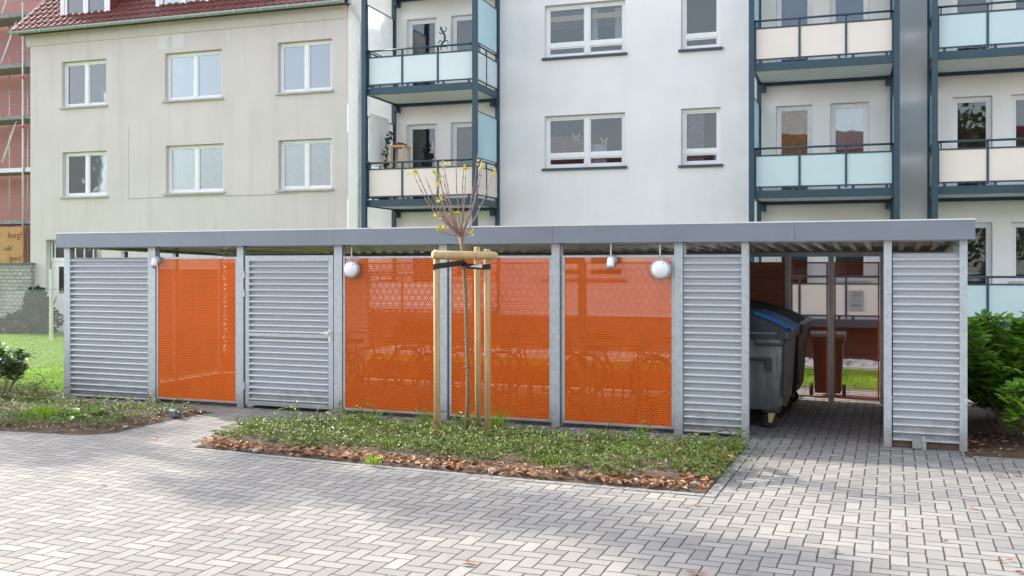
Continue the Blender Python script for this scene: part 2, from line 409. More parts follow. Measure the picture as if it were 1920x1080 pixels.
    def build(s, name, mats, parent=None, frame='S', smooth=False, org=None, bevel=0, uvf=None):
        me = bpy.data.meshes.new(name)
        if parent is not None: o0 = ORG[parent.name]
        else: o0 = org if org is not None else (0, 0, 0)
        me.from_pydata([(x-o0[0], y-o0[1], z-o0[2]) for x, y, z in s.v], [], s.f)
        if not isinstance(mats, (list, tuple)): mats = [mats]
        for m in mats: me.materials.append(M[m] if isinstance(m, str) else m)
        if len(mats) > 1: me.polygons.foreach_set('material_index', s.mi)
        if uvf:
            ul = me.uv_layers.new(name='UVMap')
            for lp in me.loops: ul.data[lp.index].uv = uvf(s.v[lp.vertex_index])
        if smooth: me.polygons.foreach_set('use_smooth', [True]*len(me.polygons))
        me.update()
        o = bpy.data.objects.new(name, me); COL.objects.link(o)
        if parent is not None:
            o.parent = parent; ORG[o.name] = o0
        else:
            ORG[o.name] = tuple(o0); place(o, o0, frame)
        if bevel:
            b = o.modifiers.new('bevel', 'BEVEL'); b.width = bevel; b.segments = 2; b.limit_method = 'ANGLE'
        return o
def place(o, org, frame):
    if frame == 'B':
        v = Matrix.Rotation(DB, 3, 'Z') @ Vector(org); o.location = v; o.rotation_euler.z = DB
    else: o.location = org
def empty(name, org, frame='S'):
    o = bpy.data.objects.new(name, None); COL.objects.link(o); o.empty_display_size = .2
    ORG[o.name] = tuple(org); place(o, org, frame); return o
def tag(o, label=None, cat=None, group=None, kind=None):
    if label: o['label'] = label
    if cat: o['category'] = cat
    if group: o['group'] = group
    if kind: o['kind'] = kind
    return o
def copy_tree(o, parent=None):
    c = o.copy(); COL.objects.link(c); c.parent = parent; ORG[c.name] = ORG[o.name]
    for ch in list(o.children): copy_tree(ch, c)
    return c

# ------------------------------------------------------------ world, sun, camera
world = bpy.data.worlds.new('World'); sc.world = world; world.use_nodes = True
wn = world.node_tree; wn.nodes.clear()
sky = wn.nodes.new('ShaderNodeTexSky'); sky.sky_type = 'NISHITA'; sky.sun_disc = False
SEL = radians(31.5); SD = Vector((.970, -.238, 0)).normalized()    # direction the shadows fall
sky.sun_elevation = SEL; sky.sun_rotation = atan2(-SD.x, -SD.y)
sky.air_density = 1.0; sky.dust_density = 2.2; sky.ozone_density = 1.0
bg = wn.nodes.new('ShaderNodeBackground'); bg.inputs[1].default_value = .15
wo = wn.nodes.new('ShaderNodeOutputWorld')
hs = wn.nodes.new('ShaderNodeHueSaturation'); hs.inputs['Saturation'].default_value = .38; wn.links.new(sky.outputs[0], hs.inputs['Color']); wn.links.new(hs.outputs[0], bg.inputs[0]); wn.links.new(bg.outputs[0], wo.inputs[0])
sl = bpy.data.lights.new('sun', 'SUN'); sl.energy = 2.0; sl.angle = radians(.55); sl.color = (1, .92, .80)
so = bpy.data.objects.new('sun', sl); COL.objects.link(so)
ld = Vector((SD.x*cos(SEL), SD.y*cos(SEL), -sin(SEL)))
so.rotation_euler = ld.to_track_quat('-Z', 'Y').to_euler(); so.location = (-20, 5, 20)
cam = bpy.data.cameras.new('camera'); co = bpy.data.objects.new('camera', cam); COL.objects.link(co); sc.camera = co
cam.sensor_width = 36; cam.lens = 36*F/1920; cam.shift_y = -(540-HZ)/1920; cam.clip_end = 600; cam.clip_start = .1
co.location = (0, 0, HC); co.rotation_euler = (pi/2, 0, A_S)
sc.view_settings.view_transform = 'Standard'; sc.view_settings.look = 'None'
sc.view_settings.exposure = 1.9; sc.view_settings.gamma = 1
sc.cycles.caustics_reflective = False; sc.cycles.caustics_refractive = False
sc.cycles.transparent_max_bounces = 24; sc.cycles.max_bounces = 10; sc.cycles.diffuse_bounces = 6

# ------------------------------------------------------------ setting: ground sheets
def sheet(name, pts, z, mat):
    m = MB(); m.poly([(x, y, z) for x, y in pts]); return tag(m.build(name, mat), kind='structure')
sheet('ground', [(-300, -300), (300, -300), (300, 400), (-300, 400)], -.012, 'ground')
sheet('courtyard_paving', [(-40, -22), (22, -22), (22, 11.45), (.73, 11.45), (.73, 15.62), (-11.9, 15.62), (-11.9, 12.15), (-40, 12.15)], 0, 'paving')
LP = [(-60, 12.1), (-12.05, 12.1), (-12.05, 17.25), (30, 17.25), (30, 20.3), (-30, 20.3), (-30, 30), (-60, 30)]
lawn_poly = [(-60, 12.15), (-12.0, 12.15), (-12.0, 20.0), (-16, 26), (-60, 28)]
sheet('lawn', lawn_poly, -.003, 'lawn')
sheet('rear_lawn', [(-11.99, 17.3), (14, 17.3), (14, 20.7), (-11.99, 20.2)], -.004, 'lawn')
m = MB(); m.box(-12.0, 14, 15.63, 16.9, -.05, .0); tag(m.build('rear_footpath', 'course', uvf=lambda v: (v[0], (v[1]-15.63)/1.27)), kind='structure')
m = MB(); m.box(-12.0, 14, 20.3, 20.42, -.05, .06); tag(m.build('lawn_kerb', 'post'), kind='structure')
m = MB(); m.box(.80, 6.5, 11.40, 11.47, -.05, .01); tag(m.build('bed_kerb', 'course', uvf=lambda v: (v[0], .5)), kind='structure')

# planting beds: low mounds with an outline in plan
bedC = [G(362, 839), G(640, 866), G(1000, 899), G(1322, 926), G(1398, 838), (-2.0, 10.85), (-3.6, 10.85), (-6.6, 10.95), G(470, 805)]
bedL = [(-17.5, 9.6), G(-60, 806), G(70, 811), G(150, 816), G(215, 812), G(300, 792), G(400, 773), (-9.6, 11.25), (-11.9, 11.45), (-12.4, 12.15), (-20, 12.2)]
bedR = [(.76, 11.48), (6.5, 11.48), (6.5, 16), (.76, 16)]
def inside(x, y, P):
    c = False; n = len(P)
    for i in range(n):
        x1, y1 = P[i]; x2, y2 = P[(i+1) % n]
        if (y1 > y) != (y2 > y) and x < (x2-x1)*(y-y1)/(y2-y1)+x1: c = not c
    return c
def edge_dist(x, y, P):
    b = 9
    for i in range(len(P)):
        x1, y1 = P[i]; x2, y2 = P[(i+1) % len(P)]; dx, dy = x2-x1, y2-y1
        t = max(0, min(1, ((x-x1)*dx+(y-y1)*dy)/(dx*dx+dy*dy))); b = min(b, math.hypot(x-x1-t*dx, y-y1-t*dy))
    return b
def bed_mesh(name, P, lift=.07):
    bm = bmesh.new(); vs = [bm.verts.new((x, y, .004)) for x, y in P]; f = bm.faces.new(vs)
    bmesh.ops.triangulate(bm, faces=[f])
    bmesh.ops.subdivide_edges(bm, edges=bm.edges[:], cuts=10, use_grid_fill=True)
    for v in bm.verts:
        e = edge_dist(v.co.x, v.co.y, P); v.co.z = .004+lift*min(1, e/.4)+(R.random()-.5)*.02*min(1, e/.1)
    me = bpy.data.meshes.new(name); bm.to_mesh(me); bm.free(); me.materials.append(M['soil'])
    o = bpy.data.objects.new(name, me); COL.objects.link(o); return tag(o, kind='structure')
bed_mesh('centre_bed_soil', bedC); bed_mesh('side_bed_soil', bedL); bed_mesh('corner_bed_soil', bedR, .05)
# edging course along the centre bed
def strip(name, pts, w):
    m = MB(); uv = []; s0 = 0
    for (a, b) in zip(pts, pts[1:]):
        a = Vector(a+(0,)); b = Vector(b+(0,)); t = (b-a).normalized(); nr = Vector((t.y, -t.x, 0)); L = (b-a).length
        q = [a+nr*.008, b+nr*.008, b+nr*w, a+nr*w]; m.poly([(p.x, p.y, .004) for p in q]); uv += [(s0, 0), (s0+L, 0), (s0+L, 1), (s0, 1)]; s0 += L
    o = m.build(name, 'course'); ul = o.data.uv_layers.new(name='UVMap')
    for i, u in enumerate(uv): ul.data[i].uv = u
    return tag(o, kind='structure')
strip('bed_front_edging', [G(362, 839), G(640, 866), G(1000, 899), G(1322, 926)], .10)
e0 = Vector(G(1322, 926)+(0,)); e1 = Vector(G(1398, 838)+(0,))
strip('bed_side_edging', [tuple(e0.xy + (e0-e1).normalized().xy*.11), tuple(e1.xy)], .11)

def rand_dir(zmin=-1):
    while True:
        v = Vector((R.uniform(-1, 1), R.uniform(-1, 1), R.uniform(zmin, 1)))
        if .05 < v.length < 1: return v.normalized()
from mathutils import noise as mn
def cover(name, P, xr, yr, count, hscale, dens, label, mat='cover'):
    m = MB()
    i = 0; tries = 0
    while i < count and tries < count*30:
        tries += 1
        x = R.uniform(*xr); y = R.uniform(*yr)
        if not inside(x, y, P): continue
        dn = dens(x, y)
        if mn.noise(Vector((x*1.6, y*1.6, 3)))*.5+.5+R.uniform(-.18, .18) > dn: continue
        i += 1
        # an arching spray carrying pairs of small leaves
        hh = hscale*(.55+.75*(mn.noise(Vector((x*1.1, y*1.1, 9)))*.5+.5))
        a = R.uniform(0, 2*pi); L = R.uniform(.14, .38); el = R.uniform(.1, 1.05)
        if R.random() < .06: L *= 1.7; el = R.uniform(.7, 1.25)
        p = Vector((x, y, .03+R.random()*hh*.5)); d = Vector((cos(a)*cos(el), sin(a)*cos(el), sin(el)))
        n = int(L/.016)
        for k in range(n):
            t = k/n; q = p+d*L*t+Vector((0, 0, -1))*(L*.55*t*t); sdv = Vector((-sin(a), cos(a), 0))
            for sg in (-1, 1):
                if R.random() < .12: continue
                ld_ = (sdv*sg+d*.5+Vector((0, 0, R.uniform(.0, .8)))).normalized()
                m.leaf(q, ld_, Vector((R.uniform(-.5, .5), R.uniform(-.5, .5), 1)), R.uniform(.018, .032), R.uniform(.010, .017))
    o = m.build(name, mat); tag(o, label, 'ground cover', kind='stuff'); return o
frontline = [G(362, 839), G(640, 866), G(1000, 899), G(1322, 926)]
def dfront(x, y):
    b = 9
    for (x1, y1), (x2, y2) in zip(frontline, frontline[1:]):
        dx, dy = x2-x1, y2-y1; t = max(0, min(1, ((x-x1)*dx+(y-y1)*dy)/(dx*dx+dy*dy))); b = min(b, math.hypot(x-x1-t*dx, y-y1-t*dy))
    return b
def densC(x, y):
    e = dfront(x, y); b = min(1, max(0, (e-.02-.45*(mn.noise(Vector((x*1.9, y*1.2, 7)))*.5+.5))/.35+.2))
    if x > -2.9: b *= .85 if y > 9.3 else .55
    return .05+.95*b*.88
cover('creeping_shrub', bedC, (-9, -1.5), (7.5, 11.4), 3300, .11, densC, 'low creeping evergreen shrub carpeting the bed before the orange panels')
def densL(x, y):
    e = edge_dist(x, y, bedL); return .15+.8*min(1, e/.35)
cover('side_ground_cover', bedL, (-16.5, -8.2), (8.5, 12.3), 2900, .10, densL, 'dark low ground cover in the bed at the left path corner')
def litter(name, P, xr, yr, count, fn, label, z=.03, size=(.035, .075)):
    m = MB(); i = 0; t = 0
    while i < count and t < count*40:
        t += 1; x = R.uniform(*xr); y = R.uniform(*yr)
        if P and not inside(x, y, P): continue
        if R.random() > fn(x, y): continue
        i += 1; a = R.uniform(0, 2*pi); L = R.uniform(*size)
        m.leaf((x, y, z+R.random()*.035), (cos(a), sin(a), R.uniform(-.35, .6)), (R.uniform(-.7, .7), R.uniform(-.7, .7), 1), L, L*R.uniform(.45, .75), 6)
    return tag(m.build(name, 'litter'), label, 'fallen leaves', kind='stuff')
litter('fallen_leaves', bedC, (-9, -1.5), (7.5, 11.4), 5600, lambda x, y: 1 if dfront(x, y) < .18+.5*(mn.noise(Vector((x*1.7, y*2, 5)))*.5+.5) else (.75 if x > -3.2 else .32), 'brown and orange fallen leaves along the front edge of the centre bed')
litter('side_fallen_leaves', bedL, (-16.5, -8.2), (8.5, 12.2), 900, lambda x, y: 1 if edge_dist(x, y, bedL) < .25 else .1, 'brown fallen leaves at the edge of the left bed')
litter('corner_fallen_leaves', bedR, (.8, 2.6), (11.45, 13), 420, lambda x, y: 1, 'dark fallen leaves below the laurel in the right corner')
# scattered leaves and crumbs on the paving
m = MB()
for (px, py, s) in [(285, 823, .10), (195, 827, .05), (1290, 950, .07), (1320, 1078, .08), (1575, 1040, .06), (590, 925, .05), (1880, 1055, .06), (1905, 893, .08), (1885, 897, .06), (1515, 820, .07), (1510, 838, .06), (1632, 838, .06), (875, 1060, .08), (1830, 955, .05), (1700, 990, .05), (1900, 1075, .06), (1780, 1020, .05), (160, 850, .04), (205, 910, .05), (420, 1000, .05), (1135, 905, .04), (1860, 870, .06)]:
    x, y = G(px, py)
    for q in range(2):
        a = R.uniform(0, 6.28); m.leaf((x+R.uniform(-.05, .05), y+R.uniform(-.05, .05), .012), (cos(a), sin(a), .15), (R.uniform(-.3, .3), 0, 1), s, s*.5, 6)
for q in range(150):
    x = R.uniform(-9, 4); y = R.uniform(5.2, 15.2) if R.random() < .6 else R.uniform(11.9, 15.3)
    if inside(x, y, bedC) or inside(x, y, bedL) or (x < -2.5 and y > 11.3) : continue
    if x > .6 and y > 11.4: continue
    a = R.uniform(0, 6.28); L = R.uniform(.012, .04); m.leaf((x, y, .010), (cos(a), sin(a), .1), (0, 0, 1), L, L*.5, 6)
tag(m.build('paving_leaves', 'litter'), 'scattered small dry leaves lying on the grey paving', 'fallen leaves', kind='stuff')
# grass
def grass(name, poly, xr, yr, count, label, h=(.04, .09), mat='grass'):
    m = MB(); i = 0
    while i < count:
        x = R.uniform(*xr); y = R.uniform(*yr)
        if not inside(x, y, poly): continue
        i += 1; a = R.uniform(0, 6.28); H = R.uniform(*h); w = R.uniform(.006, .012); lx, ly = R.uniform(-.5, .5)*H, R.uniform(-.5, .5)*H
        m.poly([(x-w*cos(a), y-w*sin(a), 0), (x+w*cos(a), y+w*sin(a), 0), (x+lx, y+ly, H)])
    return tag(m.build(name, mat), label, 'grass', kind='stuff')
grass('lawn_grass', lawn_poly, (-24, -11.9), (12.15, 27), 45000, 'sunlit mown grass behind the wire fence at the left', (.022, .05))
grass('rear_grass', [(-11.9, 17.3), (3, 17.3), (3, 20.2), (-11.9, 20.2)], (-11.9, 3), (17.3, 20.2), 14000, 'sunlit strip of grass behind the shelter')
# grass tufts in the beds
m = MB()
def tuft(m, x, y, n, H, sp):
    for q in range(n):
        a = R.uniform(0, 6.28); r = R.random()*sp; h = H*R.uniform(.5, 1.1); w = .004; lean = R.uniform(.1, .9)*h
        bx, by = x+cos(a)*r, y+sin(a)*r; dxx, dyy = cos(a)*lean, sin(a)*lean; p = Vector((-sin(a)*w, cos(a)*w, 0))
        b0 = Vector((bx, by, .03)); b1 = Vector((bx+dxx*.35, by+dyy*.35, .03+h*.6)); b2 = Vector((bx+dxx, by+dyy, .03+h*.85))
        m.poly([b0-p, b0+p, b1+p*.8, b1-p*.8]); m.poly([b1-p*.8, b1+p*.8, b2])
for (px, py, n, H, sp) in [(85, 790, 420, .22, .34), (690, 800, 60, .22, .15), (880, 812, 70, .26, .10), (925, 815, 80, .24, .14), (735, 845, 120, .14, .2), (1160, 862, 90, .15, .2), (800, 800, 60, .2, .15), (1030, 880, 80, .12, .2), (650, 805, 50, .2, .12), (480, 815, 60, .16, .15), (700, 875, 60, .12, .1), (940, 800, 50, .25, .12), (1380, 850, 50, .12, .1), (1200, 830, 50, .2, .1)]:
    x, y = G(px, py); tuft(m, x, y, n, H, sp)
tag(m.build('grass_tufts', 'grass'), 'bright green grass tufts growing through the two beds', 'grass', kind='stuff')
# broad leaved weed in the left bed
def weed(name, px, py, n, L, label):
    x, y = G(px, py); m = MB()
    for k in range(n):
        a = 2*pi*k/n+R.uniform(-.3, .3); el = R.uniform(.5, 1.1)
        m.tube([(x, y, .02), (x+cos(a)*L*.4*cos(el), y+sin(a)*L*.4*cos(el), .02+L*.5*sin(el))], .005, 4)
        m.leaf((x+cos(a)*L*.4*cos(el), y+sin(a)*L*.4*cos(el), .02+L*.5*sin(el)), (cos(a), sin(a), R.uniform(-.1, .5)), (0, 0, 1), L*R.uniform(.6, .9), L*.42, 6)
    return tag(m.build(name, 'laurel', org=(x, y, 0)), label, 'plant', )
weed('broadleaf_weed', 155, 790, 9, .30, 'bright green broad-leaved weed in the left bed before the ribbed panel')
weed('broadleaf_weed', 130, 798, 7, .24, 'lower broad-leaved weed beside the light grass tuft in the left bed')
# stones
def stone(px, py, s, label):
    x, y = G(px, py); bm = bmesh.new(); bmesh.ops.create_icosphere(bm, subdivisions=2, radius=s)
    for v in bm.verts: v.co *= 1+.25*mn.noise(v.co*18+Vector((px, 0, 0))); v.co.z *= .65
    me = bpy.data.meshes.new('stone'); bm.to_mesh(me); bm.free(); me.materials.append(M['stone'])
    for p in me.polygons: p.use_smooth = True
    o = bpy.data.objects.new('stone', me); COL.objects.link(o); o.location = (x, y, s*.5+.01); tag(o, label, 'stone'); return o
stone(924, 889, .045, 'pale stone at the front edge of the bed below the tree stakes')
stone(1302, 913, .04, 'white stone among brown leaves near the right tip of the bed')
stone(1343, 868, .055, 'pinkish stone lying in leaves at the right side of the bed')
stone(480, 850, .04, 'small pale stone near the left tip of the centre bed')
stone(235, 805, .035, 'reddish flat stone at the corner of the left bed')
stone(1010, 862, .04, 'grey stone half hidden in the middle of the centre bed')
# pebble strip behind
m = MB()
for q in range(2600):
    x = R.uniform(-11.5, 4); y = R.uniform(20.45, 22.2); s = R.uniform(.03, .075)
    c = Vector((x, y, s*.5)); b = len(m.v)
    a = R.uniform(0, 3.14); sx, sy, sz = s*R.uniform(.8, 1.3), s*R.uniform(.7, 1.1), s*R.uniform(.5, .9)
    for k in range(6): m.v.append((x+cos(a+k*pi/3)*sx, y+sin(a+k*pi/3)*sy, s*.3))
    m.v.append((x, y, s*.3+sz)); m.v.append((x, y, -.01))
    for k in range(6): m.face((b+k, b+(k+1) % 6, b+6)); m.face((b+(k+1) % 6, b+k, b+7))
tag(m.build('pebble_strip', 'pebble'), 'pale rounded pebbles between rear lawn and white building', 'pebbles', kind='stuff')

# ------------------------------------------------------------ the buildings
def wall_holes(m, X0, X1, Z0, Z1, Y, holes, reveal=.16):
    xs = sorted(set([X0, X1]+[min(max(h[i], X0), X1) for h in holes for i in (0, 1)]))
    zs = sorted(set([Z0, Z1]+[min(max(h[i], Z0), Z1) for h in holes for i in (2, 3)]))
    for a, b in zip(xs, xs[1:]):
        for c, d in zip(zs, zs[1:]):
            if b-a < 1e-6 or d-c < 1e-6: continue
            cx, cz = (a+b)/2, (c+d)/2
            if any(h[0] < cx < h[1] and h[2] < cz < h[3] for h in holes): continue
            m.poly([(a, Y, c), (b, Y, c), (b, Y, d), (a, Y, d)])
    for (a, b, c, d) in [h[:4] for h in holes]:
        m.poly([(a, Y, c), (a, Y, d), (a, Y+reveal, d), (a, Y+reveal, c)]); m.poly([(b, Y, d), (b, Y, c), (b, Y+reveal, c), (b, Y+reveal, d)])
        m.poly([(a, Y, d), (b, Y, d), (b, Y+reveal, d), (a, Y+reveal, d)]); m.poly([(b, Y, c), (a, Y, c), (a, Y+reveal, c), (b, Y+reveal, c)])
def pleats(m, x0, x1, z0, z1, y, amp=.02, pitch=.11):
    n = max(4, int((x1-x0)/pitch*6)); b = len(m.v)
    for i in range(n+1):
        x = x0+(x1-x0)*i/n; yy = y+amp*sin(2*pi*(x-x0)/pitch+sin(x*9)*.6)
        m.v.append((x, yy, z0)); m.v.append((x, yy, z1))
    for i in range(n): m.face((b+2*i, b+2*i+2, b+2*i+3, b+2*i+1))
def window(par, a, b, c, d, Y, cols=2, transom=0, sill='sillb', frame='pvc', glass='glass', inner=None, split=None, rv=.13, fw=.075):
    """opening a..b, c..d in the wall plane Y; frame set back by rv"""
    y0 = Y+rv; f = MB(); e = .004
    a2, b2, c2, d2 = a+e, b-e, c+e, d-e
    f.box(a2, a2+fw, y0, y0+.07, c2, d2); f.box(b2-fw, b2, y0, y0+.07, c2, d2)
    f.box(a2+fw, b2-fw, y0, y0+.07, d2-fw, d2); f.box(a2+fw, b2-fw, y0, y0+.07, c2, c2+fw)
    xs = [a2+fw]; mids = []
    if cols == 2:
        mx = a+(b-a)*(split or .5); mids = [mx]
        f.box(mx-.055, mx+.055, y0-.012, y0+.06, c2+fw, d2-fw)
    lo = c2+fw
    zt = None
    if transom:
        zt = c+transom; f.box(a2+fw, b2-fw, y0-.006, y0+.062, zt-.05, zt+.05)
    cells = []
    ex = [a2+fw]+mids+[b2-fw]
    for i in range(len(ex)-1):
        x0 = ex[i]+(.055 if i else 0); x1 = ex[i+1]-(.055 if i < len(ex)-2 else 0)
        if zt: cells += [(x0, x1, zt+.05, d2-fw), (x0, x1, c2+fw, zt-.05)]
        else: cells.append((x0, x1, c2+fw, d2-fw))
    # sash profile
    for (x0, x1, z0, z1) in cells:
        s = .035
        f.box(x0, x0+s, y0+.012, y0+.05, z0, z1); f.box(x1-s, x1, y0+.012, y0+.05, z0, z1)
        f.box(x0+s, x1-s, y0+.012, y0+.05, z1-s, z1); f.box(x0+s, x1-s, y0+.012, y0+.05, z0, z0+s)
    w = f.build('window', frame, par, bevel=.004)
    for (x0, x1, z0, z1) in cells:
        g = MB(); g.box(x0+.033, x1-.033, y0+.028, y0+.034, z0+.033, z1-.033); g.build('pane', glass, w)
    if sill:
        s = MB(); s.box(a-.06, b+.06, Y-.07, y0+.01, c-.055, c+.002); s.build('sill', sill, w, bevel=.006)
    # room behind
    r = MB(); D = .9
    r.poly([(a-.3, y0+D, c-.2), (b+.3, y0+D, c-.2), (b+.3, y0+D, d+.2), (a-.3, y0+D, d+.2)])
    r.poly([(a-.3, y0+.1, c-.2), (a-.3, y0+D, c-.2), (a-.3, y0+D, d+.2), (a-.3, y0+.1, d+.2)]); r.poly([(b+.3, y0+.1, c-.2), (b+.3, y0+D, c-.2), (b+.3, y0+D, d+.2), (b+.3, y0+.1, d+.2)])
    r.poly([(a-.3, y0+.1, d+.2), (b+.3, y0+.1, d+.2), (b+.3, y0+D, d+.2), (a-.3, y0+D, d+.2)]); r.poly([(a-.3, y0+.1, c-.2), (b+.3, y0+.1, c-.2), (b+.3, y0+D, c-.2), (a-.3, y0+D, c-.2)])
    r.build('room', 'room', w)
    yi = y0+.12
    if inner:
        for it in inner:
            kind, u0, u1, v0, v1 = it[:5]; mat = it[5] if len(it) > 5 else 'curtain'
            q = MB(); X0, X1, Z0, Z1 = a+(b-a)*u0, a+(b-a)*u1, c+(d-c)*v0, c+(d-c)*v1
            if kind == 'curtain': pleats(q, X0, X1, Z0, Z1, yi); q.build('curtain', mat, w, smooth=True)
            elif kind == 'blind':
                z = Z0
                while z < Z1: q.bar((X0, yi, z), (X1, yi, z), .03, .006); z += .035
                q.build('blind', mat, w)
            elif kind == 'flat': q.box(X0, X1, yi-.02, yi-.015, Z0, Z1); q.build('blind', mat, w)  # flat sheets: window coverings, and reflections painted as colour
            elif kind == 'butterfly':
                cx, cz, s = (X0+X1)/2, (Z0+Z1)/2, (X1-X0)/2; yb = y0+.06
                for sg in (-1, 1):
                    q.poly([(cx, yb, cz), (cx+sg*s, yb, cz+s*1.1), (cx+sg*s*1.1, yb, cz+s*.3), (cx+sg*.4*s, yb, cz)])
                    q.poly([(cx, yb, cz+.002), (cx+sg*.6*s, yb, cz-s*.1), (cx+sg*s*.75, yb, cz-s*.9), (cx+sg*s*.2, yb, cz-s*.7)])
                q.build('butterfly_sticker', 'gold', w)
    return w

YW = 24.1        # facade plane
def rect(x0, x1, y0, y1, Y=YW):
    xm = (x0+x1)/2; return (BX(x0, Y), BX(x1, Y), BZ(xm, y1, Y), BZ(xm, y0, Y))

# --- beige house
XL = BX(57, YW); XJ = BX(652, YW)
beige = empty('beige_house', ((XL+XJ)/2, YW, 0), 'B')
tag(beige, 'old beige rendered house with red tiled roof at the left, behind the shelter', 'house')
C2 = [('curtain', .04, .96, .02, .98)]
bw = [
 (rect(116, 199, 113, 199), [('flat', .05, .95, .02, .98, 'softcurtain')], 'glass'),
 (rect(309, 416, 96, 186), [('flat', .05, .95, .02, .98, 'softcurtain')], 'glass'),
 (rect(521, 622, 76, 172), [('flat', .05, .97, .02, .98, 'softcurtain')], 'glass'),
 (rect(117, 200, 284, 368), None, 'glassdark'),
 (rect(311, 419, 271, 361), [('curtain', .05, .5, .02, .98), ('flat', .52, .97, .02, .98, 'greycurtain')], 'glass'),
 (rect(522, 622, 261, 355), [('curtain', .05, .5, .02, .98), ('flat', .52, .97, .02, .98, 'pinkcurtain')], 'glass')]
zs_r1 = [(sum(w[0][i] for w in bw[:3])/3) for i in (2, 3)]; zs_r2 = [(sum(w[0][i] for w in bw[3:])/3) for i in (2, 3)]
bdoor = (BX(86, YW), BX(190, YW), .05, BZ(120, 449, YW))
zg = BZ(347, 32, YW-.35)
m = MB(); wall_holes(m, XL, XJ, -.1, zg, YW, [w[0] for w in bw]+[bdoor], .18)
m.poly([(XL, YW, -.1), (XL, YW, zg), (XL, YW+9, zg), (XL, YW+9, -.1)])
m.build('wall', 'beige', beige)
m = MB(); zc = zg-.36   # thicker cornice band below the gutter, slightly flared
m.prism([(YW-.005, zc), (YW-.03, zc+.02), (YW-.10, zg-.01), (YW-.005, zg-.01)], 'x', XL-.12, XJ-.01)
m.build('cornice', 'beige', beige)
m = MB()
for (x0, x1, y0, y1) in [(298, 315, 45, 92), (323, 345, 60, 90), (424, 431, 35, 75), (560, 567, 18, 50)]:
    a, b, c, d = rect(x0, x1, y0, y1)
    if c < zc-.05: m = MB(); m.box(a, b, YW-.006, YW-.002, c, min(d, zc-.01)); m.build('plaster_patch', 'beige_patch', beige)
m = MB()
a = BX(241, YW); z0, z1 = BZ(241, 371, YW), BZ(241, 235, YW)
m.tube([(a, YW-.006, z0), (a-.01, YW-.006, (z0+z1)/2), (a+.01, YW-.006, z1)], .004, 5)
z = BZ(300, 371, YW); m.tube([(a, YW-.012, z), (BX(300, YW), YW-.012, z+.02), (BX(480, YW), YW-.012, z+.01), (BX(560, YW), YW-.012, z+.02)], .007, 5)
m.build('wall_cable', 'sillb', beige)
for (w, inn, gl) in bw: window(beige, *w, YW, 2, 0, 'sillb', 'pvc', gl, inn)
# roof: courses of curved tiles
m = MB(); yg = YW-.42; PITCH = radians(43); ROWS = 15; TH = .30; TW = .24
xr0 = XL-.30; xr1 = XJ+.1; nw = int((xr1-xr0)/TW); seg = 5
for r_ in range(ROWS):
    s0 = r_*TH; s1 = s0+TH+.03; b = len(m.v)
    for k, (s, lift) in enumerate(((s0, 0), (s0, .05), (s1, .018))):
        for i in range(nw*seg+1):
            x = xr0+i*TW/seg; ph = i % seg; wv = (.045 if ph in (1, 2) else (.02 if ph in (0, 3) else 0))
            jit = .006*sin(i*12.9+r_*7.1)
            m.v.append((x, yg+s*cos(PITCH)-lift*sin(PITCH), zg+.02+s*sin(PITCH)+lift*cos(PITCH)+(wv if k else wv*.2)+jit))
    W_ = nw*seg+1
    for k in range(2):
        for i in range(W_-1): m.face((b+k*W_+i, b+k*W_+i+1, b+(k+1)*W_+i+1, b+(k+1)*W_+i))
m.build('roof', 'tile', beige)
m = MB(); m.box(xr0+.03, xr1-.02, yg+.03, YW-.001, zg-.0, zg+.015); m.poly([(xr0, yg+.02, zg+.0), (xr0, YW+8, zg+.0), (xr0, yg+ROWS*TH*cos(PITCH), zg+ROWS*TH*sin(PITCH)-.1)]); m.poly([(xr0, yg+ROWS*TH*cos(PITCH), zg+ROWS*TH*sin(PITCH)), (xr1, yg+ROWS*TH*cos(PITCH), zg+ROWS*TH*sin(PITCH)), (xr1, YW+9, zg), (xr0, YW+9, zg)]); m.build('soffit', 'roofdark', beige)
m = MB(); m.bar((xr0-.02, yg, zg+.0), (xr0-.02, yg+ROWS*TH*cos(PITCH), zg+ROWS*TH*sin(PITCH)), .05, .16); m.build('verge_board', 'roofdark', beige)
# gutter
m = MB(); n_ = 8; prof = [(yg-.02+.075*cos(pi+pi*i/n_), zg+.03+.085*sin(pi+pi*i/n_)) for i in range(n_+1)]
prof += [(y*1+0.0, z+.0) for (y, z) in [(yg+.055, zg+.03)]]
prof2 = prof[:-1]+[(yg+.045, zg+.03), (yg-.085, zg+.03)]
m.prism(prof2, 'x', xr0-.05, xr1)
for i in range(14):
    x = xr0+.3+i*.85
    if x < xr1: m.box(x, x+.025, yg-.099, yg-.0, zg-.058, zg+.02)
m.build('gutter', 'zinc', beige)
